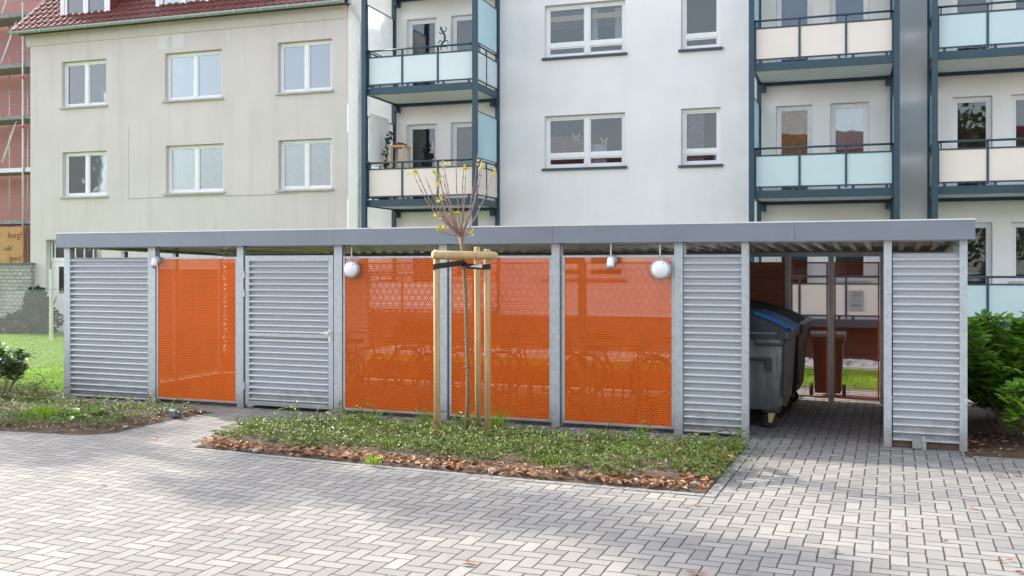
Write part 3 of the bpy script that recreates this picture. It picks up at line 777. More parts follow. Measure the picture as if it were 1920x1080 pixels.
# dormers
def dormer(px0, px1, pyb, cols):
    Yd = YW+.05; a, b = BX(px0, Yd), BX(px1, Yd); z0 = BZ((px0+px1)/2, pyb, Yd)
    f = MB(); zt = z0+1.55
    f.box(a-.12, a, Yd, Yd+1.8, z0-.3, zt); f.box(b, b+.12, Yd, Yd+1.8, z0-.3, zt); f.box(a-.001, b+.001, Yd+.3, Yd+1.8, zt-.06, zt-.001)
    dm = f.build('dormer', 'tilecheek', beige)
    g = MB(); g.box(a-.13, a-.002, Yd-.03, Yd-.002, z0-.12, zt); g.box(b+.002, b+.13, Yd-.03, Yd-.002, z0-.12, zt); g.box(a-.3, b+.3, Yd-.2, Yd+2, zt+.003, zt+.14); g.box(a, b, Yd-.05, Yd+.02, z0-.12, z0)
    g.build('dormer_trim', 'trim', dm)
    n = cols; w = (b-a)/n; fr = MB(); pn = []
    for i in range(n):
        x0 = a+i*w; x1 = x0+w
        fr.box(x0+.003, x0+.09, Yd, Yd+.07, z0+.003, zt); fr.box(x1-.09, x1-.003, Yd, Yd+.07, z0+.003, zt); fr.box(x0+.09, x1-.09, Yd, Yd+.07, z0+.003, z0+.12); fr.box(x0+.09, x1-.09, Yd, Yd+.07, zt-.1, zt)
        pn.append((x0+.09, x1-.09))
    fr.build('dormer_window', 'pvc', dm)
    for (x0, x1) in pn:
        g = MB(); g.box(x0, x1, Yd+.035, Yd+.04, z0+.12, zt-.1); g.build('pane', 'glass', dm)
    c = MB(); pleats(c, a+.05, b-.05, z0+.1, zt-.05, Yd+.2); c.build('curtain', 'curtain', dm, smooth=True)
    # lead apron
    l = MB(); l.prism([(Yd-.25, z0-.20), (Yd-.03, z0-.03), (Yd-.03, z0-.13)], 'x', a-.15, b+.15); l.build('lead_apron', 'zinc', dm)
dormer(121, 200, 31, 2); dormer(300, 432, 12, 3)
# big door with transom lights
a, b, c, d = bdoor; yd = YW+.2
zt = BZ(120, 487, YW)
f = MB(); f.box(a+.003, b-.003, yd, yd+.06, zt-.05, zt+.06); f.box(a+.003, a+.06, yd, yd+.06, zt+.06, d-.003); f.box(b-.06, b-.003, yd, yd+.06, zt+.06, d-.003); f.box(a+.06, b-.06, yd, yd+.06, d-.05, d-.003)
nx = 6; wpx = [86, 103, 122, 141, 158, 175, 190]
for i in range(1, nx):
    x = BX(wpx[i], YW+.2); f.box(x-.018, x+.018, yd, yd+.06, zt+.06, d-.05)
tr = f.build('transom_light', 'pvc', beige)
g = MB(); g.box(a+.05, b-.05, yd+.03, yd+.036, zt+.05, d-.04); g.build('pane', 'glassdark', tr)
f = MB(); dz1 = zt-.055; fl = a+.45
f.box(a+.003, a+.28, yd+.02, yd+.08, c, dz1); f.box(fl+.0, b-.003, yd+.02, yd+.08, c, BZ(110, 551, YW)); f.box(a+.28, b-.003, yd+.02, yd+.08, BZ(110, 500, YW), dz1); 
f.box(a+.28, fl, yd+.02, yd+.08, c, BZ(110, 551, YW)); f.box(BX(126, YW), b-.003, yd+.021, yd+.079, BZ(110, 551, YW), BZ(110, 500, YW))
dr = f.build('door', 'pvc', beige)
g = MB(); g.box(a+.28, BX(126, YW), yd+.04, yd+.046, BZ(110, 551, YW), BZ(110, 500, YW)); g.build('pane', 'glassdark', dr)
g = MB(); g.poly([(a-.2, yd+.5, 0), (b+.2, yd+.5, 0), (b+.2, yd+.5, d+.2), (a-.2, yd+.5, d+.2)]); g.build('dark_hall', 'room', beige)

# --- white building with balcony towers
X_end = 6.5; ZT = 12.6; YF = 22.4
white = empty('white_apartment_building', ((XJ+X_end)/2, YW, 0), 'B')
tag(white, 'white rendered apartment block with blue steel balconies behind the shelter', 'apartment building')
wl = []   # (rect, kwargs)
def ww(r, **k): wl.append((r, k))
SB = dict(sill='darksill')
g1 = rect(1021, 1172, 8, 108); g2 = rect(1021, 1172, 214, 314)
FH = 2.8
for lev, zz in ((0, 0), (1, -FH), (2, -2*FH)):
    ww((g1[0], g1[1], g2[2]+FH+zz if lev < 2 else g2[2]-FH, g2[3]+FH+zz if lev < 2 else g2[3]-FH), cols=2, transom=.32, split=.52, sill='darksill', glass='glassdark',
       inner=[[('blind', .03, .97, .58, .97, 'blind'), ('flat', .03, .97, .72, .82, 'blindband'), ('curtain', .56, .64, .3, .9), ('curtain', .85, .93, .3, .9)],
              [('butterfly', .33, .42, .52, .66), ('butterfly', .68, .77, .42, .58), ('flat', .04, .46, .3, .62, 'brickred'), ('curtain', .55, .75, .0, .45)],  # brick sheet paints the mirror image of a red house
              None][lev])
h2 = rect(1277, 1351, 202, 309)
for lev in range(3):
    zz = FH*(1-lev)
    ww((h2[0], h2[1], h2[2]+zz, h2[3]+zz), cols=1, transom=.33, sill='darksill', glass='glassdark' if lev else 'glassdark', inner=[None, [('curtain', .05, .55, .05, .95, 'pinkcurtain')], None][lev])
# openings behind the balconies: B, A, C
ztop2 = BZ(1595, 192, YW); zfl = .80
def french(x0, x1, ztop, zbot, **k): ww((BX(x0, YW), BX(x1, YW), zbot, ztop), **k)
for lev in range(3):
    off = FH*(1-lev); zf = .82+FH*(2-lev)
    ic = [[[('flat', .05, .97, .05, .97, 'bluecurtain')], [('flat', .05, .97, .05, .97, 'bluecurtain')]], [[('flat', .12, .88, .05, .97, 'orangecurtain')], [('curtain', .05, .95, .2, .97)]], [None, None]][lev]
    french(1455, 1523, ztop2+off, zf+.03, cols=1, sill=None, glass='glassdark', inner=ic[0])
    french(1557, 1629, ztop2+off, zf+.85, cols=1, sill='sillb', glass='glass' if lev == 1 else 'glassdark', inner=ic[1])
    french(762, 819, ztop2+off, zf+.03, cols=1, sill=None, glass='glassdark')
    french(845, 905, ztop2+off, zf+.85, cols=1, sill='sillb', glass='glassdark')
    french(1786, 1861, ztop2+off, zf+.03, cols=1, sill=None, glass='glassdark')
    french(1896, 1975, ztop2+off, zf+.85, cols=1, sill='sillb', glass='glassdark')
bays = {'A': (BX(686, YF), BX(893, YF)), 'B': (BX(1410, YF), BX(1681, YF))}
wB = bays['B'][1]-bays['B'][0]; xc = BX(1752, YF); bays['C'] = (xc, xc+wB)
m = MB(); holes = [w[0] for w in wl]
def in_bay(h):
    cx = (h[0]+h[1])/2
    for kx, (p, q) in bays.items():
        if p-.1 < cx < q+.1: return kx
    return None
XJ2 = XJ+.005
segs = []; cur = XJ2
for kx in ('A', 'B', 'C'):
    p, q = bays[kx]
    segs.append((cur, p, 0)); segs.append((p, q, 1)); cur = q
segs.append((cur, X_end, 0))
for (p, q, cr) in segs:
    hs = [h for h in holes if p < (h[0]+h[1])/2 < q]
    m.cur = cr
    wall_holes(m, p, q, .75, ZT, YW, hs, .16)
m.cur = 2; m.poly([(XJ2, YW+.02, -.1), (X_end, YW+.02, -.1), (X_end, YW+.02, .75), (XJ2, YW+.02, .75)]); m.poly([(XJ2, YW, .75), (X_end, YW, .75), (X_end, YW+.02, .75), (XJ2, YW+.02, .75)])
m.cur = 0; m.poly([(XJ2, YW, .75), (XJ2, YW, ZT), (XJ2, YW+9, ZT), (XJ2, YW+9, .75)])
m.build('wall', ['white', 'cream', 'plinth'], white)
for r_, k in wl: window(white, *r_, YW, **k)
# downpipe at the joint
m = MB(); xp = BX(674, YW-.08)
m.tube([(xp, YW-.09, .1), (xp, YW-.09, 8.55), (xp-.05, YW-.12, 8.75), (xp-.10, YW-.2, 8.9), (xp-.14, YW-.35, 9.5)], .045, 10); m.build('downpipe', 'zincpale', white, smooth=True)
m = MB(); m.box(bays['A'][1]+.05, bays['A'][1]+.06, YW-.004, YW-.001, 1, 2)

def balcony(x0, x1, zr, pmat, front_only=False, screens=('L', 'R'), bay='A'):
    ps = .10  # post size
    m = MB(); zb = zr-1.09
    m.box(x0+.06, x1-.06, YF+.06, YW-.01, zb+.03, zb+.15); 
    bal = m.build('balcony', 'slab', white)
    b = MB(); zt = zr-.92
    b.box(x0+.0, x1-.0, YF-.02, YF+.055, zb, zt); b.box(x0, x0+.055, YF+.057, YW-.07, zb, zt); b.box(x1-.055, x1, YF+.057, YW-.07, zb, zt)
    b.box(x0, x1, YW-.068, YW-.012, zb-.05, zb+.08)
    b.build('edge_beam', 'steelblue', bal)
    h = MB(); h.tube([(x0+.03, YF-.03, zr), (x1-.03, YF-.03, zr)], .024, 8)
    h.tube([(x0+.03, YF, zr), (x0+.03, YW-.05, zr)], .022, 8); h.tube([(x1-.03, YF, zr), (x1-.03, YW-.05, zr)], .022, 8)
    h.build('handrail', 'steelblue', bal, smooth=True)
    n = 3; w = (x1-x0-.10)/n; fr = MB(); y = YF+.0
    for zz in (zr-.155, zr-.845): fr.box(x0+.05, x1-.05, y-.015, y+.02, zz-.016, zz+.016)
    for i in range(n+1):
        x = x0+.05+i*w; x = min(max(x, x0+.07), x1-.07)
        fr.box(x-.022, x+.022, y-.022, y+.028, zr-.90, zr-.02)
    for i in range(n):
        xm = x0+.05+(i+.5)*w
        for dx in (-.35, .35): fr.box(xm+dx*w-.03, xm+dx*w+.03, y, y+.02, zr-.925, zr-.861)
        for dx in ((-.42,) if i == 0 else ()): fr.box(xm+dx*w-.015, xm+dx*w+.015, y, y+.02, zr-.139, zr-.02)
    for (xs_) in (x0+.02, x1-.02):
        for zz in (zr-.155, zr-.845): fr.box(xs_-.015, xs_+.015, YF+.05, YW-.06, zz-.016, zz+.016)
        for yy in (YF+.06, YF+.75, YW-.08): fr.box(xs_-.018, xs_+.018, yy-.018, yy+.018, zr-.90, zr-.02)
    fr.build('railing_frame', 'steelblue', bal)
    for i in range(n):
        p = MB(); xa = x0+.05+i*w+.024; xb = x0+.05+(i+1)*w-.024
        if i == 0: xa = x0+.094
        if i == n-1: xb = x1-.094
        p.box(xa, xb, y-.002, y+.008, zr-.825, zr-.175); p.build('railing_panel', pmat, bal)
    for xs_ in (x0+.02, x1-.02):
        for (ya, yb) in ((YF+.08, YF+.73), (YF+.77, YW-.10)):
            p = MB(); p.box(xs_-.004, xs_+.004, ya, yb, zr-.825, zr-.175); p.build('railing_panel', pmat, bal)
    for sd in screens:
        xs_ = x0+.02 if sd == 'L' else x1-.02
        s = MB(); zs0, zs1 = zr+.05, zr+1.2
        s.box(xs_-.012, xs_+.012, YF+.04, YF+.065, zs0, zs1); s.box(xs_-.012, xs_+.012, YW-.20, YW-.175, zs0, zs1); s.box(xs_-.012, xs_+.012, YF+.065, YW-.2, zs1-.025, zs1); s.box(xs_-.012, xs_+.012, YF+.065, YW-.2, zs0, zs0+.02)
        sf = s.build('screen_frame', 'steelblue', bal)
        g = MB(); g.box(xs_-.004, xs_+.004, YF+.066, YW-.201, zs0+.021, zs1-.026); g.build('screen_glass', 'frost' if (bay, sd) == ('A', 'L') else 'frostblue', bal)
    # wall brackets under the slab
    for xs_, sg in ((x0+.12, 1), (x1-.12, -1)):
        k = MB(); k.box(xs_-.05, xs_+.05, YW-.30, YW-.02, zb-.20, zb-.17); k.box(xs_-.05, xs_+.05, YW-.05, YW-.02, zb-.17, zb-.055); k.box(xs_-.05, xs_+.05, YW-.30, YW-.27, zb-.17, zb-.055)
        k.build('wall_bracket', 'steelblue', bal)
    return bal
cmats = {'A': ['pblue', 'ppeach', 'pblue', 'ppeach'][0:4], 'B': ['ppeach', 'pteal', 'ppeach', 'pteal'], 'C': ['pteal', 'ppeach', 'pteal', 'ppeach']}
for bay, (x0, x1) in bays.items():
    p = MB()
    ins = .0
    for xx, sz in ((x0, .115), (x1, .115)):
        p.box(xx-sz/2, xx+sz/2, YF-.075-.06, YF-.025-.0-.0, 0, ZT-.6)
    for xx in (x0+.02, x1-.02): p.box(xx-.05, xx+.05, YW-.165, YW-.072, 0, ZT-.6)
    p.build('balcony_post', 'steelblue', white)
    for lev in range(4):
        zr = 1.79+FH*(3-lev)
        col = {'A': ['ppeach', 'pblue', 'ppeach', 'pblue'], 'B': ['pteal', 'ppeach', 'pteal', 'ppeach'], 'C': ['ppeach', 'pteal', 'ppeach', 'pteal']}[bay][lev]
        balcony(x0, x1, zr, col, bay=bay, screens={'A': ('L', 'R'), 'B': ('L', 'R'), 'C': ('L',)}[bay])
# notice on the ground floor balcony panel
YN = YF-.03
a, b = BX(1592, YN), BX(1619, YN); zc0, zc1 = BZ(1605, 582, YN), BZ(1605, 545, YN)
m = MB(); m.box(a, b, YN-.006, YN, zc0, zc1)
nt_ = m.build('notice_sheet', 'paper', org=((a+b)/2, YN, zc0), frame='B'); tag(nt_, 'small grey notice fixed to a cream balcony panel behind the shelter', 'notice')
m = MB()
for (u0, u1, v) in [(.25, .75, .82), (.2, .8, .72), (.35, .65, .45), (.2, .8, .22)]: m.box(a+(b-a)*u0, a+(b-a)*u1, YN-.009, YN-.007, zc0+(zc1-zc0)*v, zc0+(zc1-zc0)*(v+.05))
m.build('notice_lines', 'ink', nt_)
# gecko ornament on balcony A middle level
YGk = YF-.075
def gp(cx, cy):  # crop pixel (680+x/7.385, y/7.385)
    px, py = 680+cx/7.385, cy/7.385
    x, z = atY(px, py, YGk, A_B); return (x, YGk, z)
m = MB()
m.tube([gp(1080, 365), gp(1085, 400), gp(1100, 430), gp(1128, 470), gp(1138, 520), gp(1125, 570), gp(1095, 605), gp(1075, 640), gp(1080, 685), gp(1110, 700)], [.012, .035, .022, .028, .032, .03, .022, .016, .012, .006], 8)
m.tube([gp(1110, 440), gp(1150, 430), gp(1160, 395), gp(1150, 375)], [.014, .014, .012, .018], 6)
m.tube([gp(1110, 455), gp(1075, 470), gp(1062, 440)], [.014, .013, .018], 6)
m.tube([gp(1125, 570), gp(1175, 560), gp(1185, 600)], [.016, .013, .016], 6)
m.tube([gp(1110, 575), gp(1065, 560), gp(1050, 600)], [.016, .013, .016], 6)
m.tube([gp(1080, 650), gp(1150, 645), gp(1175, 665), gp(1170, 690)], [.012, .010, .009, .005], 6)
gk = m.build('gecko_ornament', 'gecko', org=gp(1095, 605), frame='B', smooth=True); tag(gk, 'dark metal gecko ornament climbing the upper left balcony railing', 'ornament')
# stool, plant and cloth on the lower left balcony
zfA = 1.79+FH-1.09+.15; ys = YF+.55
x0 = BX(730, ys); x1 = BX(758, ys); zt = BZ(745, 272, ys)
st = empty('plant_stool', ((x0+x1)/2, ys+.2, zfA), 'B'); tag(st, 'light wooden stool on the lower left balcony', 'stool')
m = MB(); m.box(x0, x1, ys, ys+.4, zt-.05, zt); m.build('seat', 'pine', st, bevel=.006)
for xx in (x0+.03, x1-.03):
    for yy in (ys+.03, ys+.37): m = MB(); m.box(xx-.025, xx+.025, yy-.025, yy+.025, zfA, zt-.052); m.build('leg', 'pine', st)
m = MB(); m.box(x0+.06, x1-.06, ys+.015, ys+.04, zfA+.3, zfA+.36); m.build('stretcher', 'pine', st)
m = MB(); m.box(x0+.1, x1-.06, ys+.06, ys+.3, zt+.002, zt+.045); m.tube([(x0+.18, ys+.1, zt+.06), (x1-.12, ys+.22, zt+.05)], .03, 8)
tag(m.build('wooden_tray', 'copper', org=((x0+x1)/2, ys+.2, zt), frame='B'), 'reddish brown dish lying on the wooden balcony stool', 'tray')
xv = BX(722, ys+.1)
vn = empty('climbing_pot_plant', (xv, ys+.1, zfA), 'B'); tag(vn, 'tall climbing plant in a pot beside the wooden balcony stool', 'plant')
m = MB(); m.lathe((xv, ys+.1, zfA), (0, 0, 1), [(.09, 0), (.13, .22), (.14, .24), (.12, .24)], 14); m.build('pot', 'bindark', vn)
m = MB(); zt2 = BZ(732, 243, ys)
st_ = [(xv, ys+.1, zfA+.2), (xv+.02, ys+.1, zfA+.8), (xv+.06, ys+.12, zfA+1.3), (xv+.14, ys+.1, zt2)]; m.tube(st_, .008, 5); m.build('stem', 'bark', vn)
m = MB()
for q in range(130):
    t = R.random(); z = zfA+.3+(zt2-zfA-.3)*t; x = xv+.14*t*t
    m.leaf((x+R.uniform(-.07, .07), ys+.1+R.uniform(-.07, .07), z), rand_dir(), rand_dir(0), .08, .06, 6)
m.build('foliage', 'ivy', vn)
# white cloth hung inside the two side screens of that level
def cloth(xc_, y0, y1, z0, z1, bulge, label):
    m = MB(); n = 14; b = len(m.v)
    for i in range(n+1):
        for j in range(9):
            v = j/8; zz = z0+(z1-z0)*v; yy = y0+(y1-y0)*i/n
            m.v.append((xc_+bulge*sin(pi*v*.5)*(1-.2*sin(i*1.3)), yy, zz))
    for i in range(n):
        for j in range(8): q = b+i*9+j; m.face((q, q+9, q+10, q+1))
    return tag(m.build('balcony_cloth', 'fabric', org=(xc_, (y0+y1)/2, z0), frame='B', smooth=True), label, 'cloth')
xa0, xa1 = bays['A']; zA = 1.79+FH
cloth(xa0+.06, YF+.1, YW-.5, zA-.02, zA+1.28, -.005, 'white cloth hung inside the left screen of the lower balcony')
cloth(xa1-.06, YF+.05, YF+.55, zA-.05, zA+1.3, -.09, 'white cloth hung inside the right screen of the lower balcony')

# ------------------------------------------------------------ far left: scaffolded pink house, banner, brick wall, ivy, fence
YP = 31.0
pk = empty('pink_house', (BX(-60, YP), YP, 0), 'B'); tag(pk, 'pink house wrapped in scaffold netting at the far left edge', 'house')
m = MB(); xa, xb = BX(-260, YP), BX(100, YP); zz0 = -.1; zz1 = 15.0
m.poly([(xa, YP, zz0), (xb, YP, zz0), (xb, YP, zz1), (xa, YP, zz1)]); m.poly([(xb, YP, zz0), (xb, YP+8, zz0), (xb, YP+8, zz1), (xb, YP, zz1)]); m.build('wall', 'pink', pk)
m = MB(); m.prism([(YP-.5, zz1-.9), (YP-.5, zz1-.75), (YP+5, zz1+4), (YP+5, zz1+3.8)], 'x', xa, BX(96, YP)); m.build('roof', 'plank', pk)
YSc = 29.6
sf = empty('scaffold', (BX(20, YSc), YSc, 0), 'B'); tag(sf, 'metal tube scaffold with decks and ladders before the pink house', 'scaffold')
for px in (-60, 18, 43, 52):
    yy = YSc if px in (43, -60) else YSc+.9
    m = MB(); x = BX(px, yy); m.tube([(x, yy, 0), (x, yy, 12)], .035 if px == 43 else .022, 8); m.build('standard', 'scaf', sf, smooth=True)
for py in (30, 125, 222, 321, 418):
    z = BZ(20, py, YSc); m = MB(); xa, xb = BX(-120, YSc), BX(90, YSc); m.box(xa, xb, YSc+.1, YSc+1.1, z-.05, z+.02); m.build('deck', 'plank', sf)
    m = MB(); m.box(xa, xb, YSc+.03, YSc+.07, z-.04, z+.12); m.build('toe_board', 'scaf' if py == 321 else 'plank', sf)
    m = MB()
    for dz in (.5, 1.0): m.tube([(xa, YSc+.02, z+dz), (xb, YSc+.02, z+dz)], .014, 6)
    m.build('guard_rail', 'plank', sf)
for (pxa, pya, pxb, pyb) in [(31, 40, 3, 118), (33, 222, 5, 305), (35, 425, 14, 492), (30, -60, 5, 25)]:
    m = MB(); yl = YSc+.4
    pa = atY(pxa, pya, yl, A_B); pb = atY(pxb, pyb, yl, A_B)
    A_ = Vector((pa[0], yl, pa[1])); B_ = Vector((pb[0], yl, pb[1])); o_ = Vector((-.18, 0.12, 0))
    m.tube([A_, B_], .02, 6); m.tube([A_+o_, B_+o_], .02, 6)
    for k in range(1, 9): t = k/9; m.tube([A_.lerp(B_, t), (A_+o_).lerp(B_+o_, t)], .012, 5)
    m.build('ladder', 'scaf', sf)
for (px, py) in [(43, 145), (43, 238), (44, 471)]:
    x, z = atY(px, py, YSc, A_B); m = MB(); m.box(x-.045, x+.045, YSc-.045, YSc+.045, z-.05, z+.05); m.build('red_marker', 'redclip', sf)
YBn = YSc-.12
a, b = BX(-150, YBn), BX(43, YBn); z0, z1 = BZ(20, 494, YBn), BZ(20, 426, YBn)
m = MB(); m.box(a, b, YBn, YBn+.02, z0, z1)
bn = m.build('site_banner', 'banner', org=((a+b)/2, YBn, z0), frame='B'); tag(bn, 'ochre advertising banner with red and dark writing on the scaffold', 'banner')
def text_mesh(txt, x, z, size, y, mat, par, shear=0, align='RIGHT', zscale=1):
    cu = bpy.data.curves.new('t', 'FONT'); cu.body = txt; cu.size = size; cu.align_x = align; cu.extrude = .003; cu.shear = shear
    to = bpy.data.objects.new('t', cu); COL.objects.link(to); bpy.context.view_layer.update()
    me = bpy.data.meshes.new_from_object(to.evaluated_get(bpy.context.evaluated_depsgraph_get()))
    bpy.data.objects.remove(to); o0 = ORG[par.name]
    for v in me.vertices:
        c = v.co.copy(); v.co = (x+c.x-o0[0], y-c.z-o0[1], z+c.y*zscale-o0[2])
    me.materials.clear(); me.materials.append(M[mat]); me.name = 'banner_writing'
    o = bpy.data.objects.new('banner_writing', me); COL.objects.link(o); o.parent = par; ORG[o.name] = o0
    return o
text_mesh('burg!', BX(41, YBn), BZ(20, 446, YBn), .33, YBn-.006, 'btext', bn, .1)
text_mesh('oki', BX(21, YBn), BZ(20, 470, YBn), .30, YBn-.006, 'btextd', bn, .3)
text_mesh('lgert!', BX(40, YBn), BZ(20, 489, YBn), .28, YBn-.006, 'btextd', bn, .3)

m = MB(); xa, xb = BX(-200, 24.6), BX(63, 24.0); zt = BZ(30, 497, 24.0)
m.box(xa, xb, 24.02-.12, 24.02+.0, -.1, zt)
bwall = m.build('garden_wall', 'brickwall', org=(xb, 24, 0), frame='B'); tag(bwall, 'pale grey brick garden wall at the left beside the beige house', 'wall')
m = MB(); m.box(xa, xb+.01, 23.86, 24.05, zt+.002, zt+.07); m.build('coping', 'wallcap', bwall)

def leaf_blob(m, c, rad, n, L, W, pts=6, flat=0):
    for q in range(n):
        d = rand_dir(); r = (R.random()**.4); p = Vector(c)+Vector((d.x*rad[0], d.y*rad[1], d.z*rad[2]))*r
        dd = (d+Vector((0, 0, .2))+rand_dir()*.7).normalized()
        m.leaf(p, dd, (rand_dir(0)+Vector((0, 0, .6))), L*R.uniform(.7, 1.2), W*R.uniform(.8, 1.2), pts)
# ivy bush by the wall
iv = empty('ivy_bush', (BX(60, 23.4), 23.4, 0), 'B'); tag(iv, 'dark green ivy climbing the corner between brick wall and beige house', 'bush')
m = MB(); rr = R
for (px, py, rx, rz, n) in [(72, 590, .75, .55, 700), (70, 565, .45, .4, 300), (40, 606, 1.1, .3, 500), (10, 612, .9, .18, 250), (88, 602, .8, .35, 350), (66, 580, .5, .5, 250)]:
    x, z = atY(px, py, 23.3, A_B); leaf_blob(m, (x, 23.3, z), (rx*.55, .35, rz), n, .13, .10)
m.build('foliage', 'ivy', iv)
m = MB()
for k in range(6): x = BX(70, 23.4)+R.uniform(-.3, .3); m.tube([(x, 23.5, 0), (x+R.uniform(-.1, .1), 23.6, .6), (x+R.uniform(-.2, .2), 23.7, 1.1)], .02, 5)
m.build('stem', 'bark', iv)
# a few bare climbers in the door recess
# concrete post
x, y = at_depth(96, 638, 27).xy
m = MB(); m.box(x-.04, x+.04, y-.04, y+.04, 0, HC+(500-505)*27/F+.0)
tag(m.build('fence_post', 'post', org=(x, y, 0), bevel=.008), 'pale concrete post standing on the lawn before the house door', 'post')
# chain link fence running away from the camera at x=-15
XFn = -15.02; fy0, fy1 = 12.6, 17.2; ZF = 1.56
fn = empty('wire_fence', (XFn, fy0, 0)); tag(fn, 'chain-link wire fence crossing the lawn at the left', 'fence')
m = MB(); p = .062; L = fy1-fy0; H = ZF-.12
k = -int(H/p)
while k*p < L:
    for sg in (0, 1):
        y0 = fy0+k*p; a_ = max(0, -k*p); b_ = min(H, L-k*p)
        if b_ > a_:
            if sg == 0: m.bar((XFn, y0+a_, .1+a_), (XFn, y0+b_, .1+b_), .0042, .0042)
            else: m.bar((XFn+.003, y0+a_, .1+H-a_), (XFn+.003, y0+b_, .1+H-b_), .0042, .0042)
    k += 1
m.build('mesh', 'wire', fn)
m = MB(); m.tube([(XFn, fy0, ZF), (XFn, fy1, ZF)], .004, 5); m.tube([(XFn, fy0, .1), (XFn, fy1, .1)], .004, 5)
y = fy0
while y < fy1: m.tube([(XFn, y, ZF-.004), (XFn, y, ZF+.02)], .008, 5); y += .09
m.build('tension_wire', 'wire', fn)
m = MB(); m.tube([(XFn, fy1, 0), (XFn, fy1, ZF+.08)], .025, 8); m.build('post', 'post', fn)

# shrub at the left edge of the picture
def big_leaf_shrub(name, org, stems, leafmat, label, L, W, frame='S', barkr=.012):
    e = empty(name, org, frame); tag(e, label, 'shrub')
    fo = MB(); st = MB(); o = Vector(org)
    for (dx, dy, h, n) in stems:
        top = o+Vector((dx, dy, h)); base = o+Vector((dx*.25, dy*.25, 0)); mid = base.lerp(top, .5)+Vector((dx*.08, dy*.08, h*.05))
        pts = [base, mid, top]; st.tube(pts, [barkr, barkr*.75, barkr*.35], 5)
        br = [(mid, top)]
        for q in range(n):
            t = R.uniform(.25, 1.0)**.7; p = base.lerp(mid, t*2) if t < .5 else mid.lerp(top, t*2-1)
            a = R.uniform(0, 6.28); rr_ = R.uniform(.03, .20)*(1.15-t*.6)
            tip = p+Vector((cos(a)*rr_, sin(a)*rr_, R.uniform(.02, .14)))
            st.tube([p, tip], [.004, .003], 4, False)
            for w in range(R.choice((4, 5, 6))):
                an = a+w*2.4+R.uniform(-.3, .3); el = R.uniform(.05, .9)
                d = Vector((cos(an)*cos(el), sin(an)*cos(el), sin(el)))
                fo.leaf(tip+Vector((0, 0, -.01*w)), d, Vector((R.uniform(-.2, .2), R.uniform(-.2, .2), 1)), L*R.uniform(.7, 1.15), W*R.uniform(.85, 1.1), 6)
    fo.build('foliage', leafmat, e); st.build('stem', 'bark', e)
    return e
x, y = G(8, 754)
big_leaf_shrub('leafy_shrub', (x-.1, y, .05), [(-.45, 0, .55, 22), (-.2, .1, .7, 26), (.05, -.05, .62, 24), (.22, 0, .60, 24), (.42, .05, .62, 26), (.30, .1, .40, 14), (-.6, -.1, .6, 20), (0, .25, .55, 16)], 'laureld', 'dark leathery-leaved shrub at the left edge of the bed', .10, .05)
# cherry laurel hedge by the right end
laur = [(G(1868, 846), 1.25), (G(1915, 852), 1.15), (G(1960, 846), 1.2)]
big_leaf_shrub('laurel_shrub', (1.35, 12.8, 0), [(R.uniform(-.58, .5), R.uniform(-.45, .45), R.uniform(.6, 1.36), 32) for q in range(30)], 'laurel', 'tall glossy green laurel right beside the shelter corner post', .16, .078, barkr=.009)
big_leaf_shrub('laurel_shrub', (1.50, 11.95, 0), [(R.uniform(-.30, .45), R.uniform(-.25, .3), R.uniform(.35, 1.0), 24) for q in range(18)], 'laurel', 'lower bright laurel in front at the right edge, above the leaf litter', .15, .07, barkr=.008)
big_leaf_shrub('laurel_shrub', (2.45, 12.9, 0), [(R.uniform(-.6, .6), R.uniform(-.5, .5), R.uniform(.7, 1.3), 26) for q in range(18)], 'laurel', 'outermost laurel shrub cut off by the right picture edge', .15, .07, barkr=.009)
big_leaf_shrub('laurel_shrub', (1.55, 14.0, 0), [(R.uniform(-.72, .8), R.uniform(-.5, .5), R.uniform(.3, 1.15), 30) for q in range(38)], 'laureld', 'dark laurel behind the others, beside the shelter end wall', .16, .08, barkr=.009)  # added shrub; its dark leaves stand in for deep shade behind

# ------------------------------------------------------------ the shelter
YS = 11.75; PD = .10
zfb = 2.292; zft = 2.50
shed = empty('bin_shelter', (SX(1000, YS), YS+2, 0)); tag(shed, 'long flat-roofed steel shelter with ribbed metal and orange perforated panels', 'shelter')
posts_px = [(120, 131), (277, 291), (444, 456), (626, 641), (823, 838), (1034, 1049), (1264, 1280), (1390, 1404), (1657, 1672), (1799, 1814)]
PX = []
for (a, b) in posts_px:
    x0, x1 = SX(a, YS), SX(b, YS); PX.append((x0, x1))
for i, (x0, x1) in enumerate(PX):
    m = MB(); m.box(x0, x1, YS, YS+.085, 0, 2.31); m.box(x0-.03, x1+.03, YS+.088, YS+.10, 0, .012)
    m.build('post', 'galv', shed, bevel=.003)
YR = 15.45; zrr = 2.16
rear_px = [1362, 1477, 1558, 1655]
RX = [PX[0][0]+.03, -9.4, -7.1, -4.7, PX[6][0]+.03] + [SX(p, YR) for p in rear_px[1:]] + [PX[9][1]-.08]
for x in RX:
    m = MB(); m.box(x-.04, x+.04, YR, YR+.08, 0, zrr+.02); m.build('post', 'galv', shed, bevel=.003)
for xx, ys_ in ((PX[0][0], (12.95, 14.2)), (PX[9][1]-.08, (13.0, 14.2))):
    for y in ys_: m = MB(); m.box(xx, xx+.08, y, y+.08, 0, 2.25); m.build('post', 'galv', shed, bevel=.003)
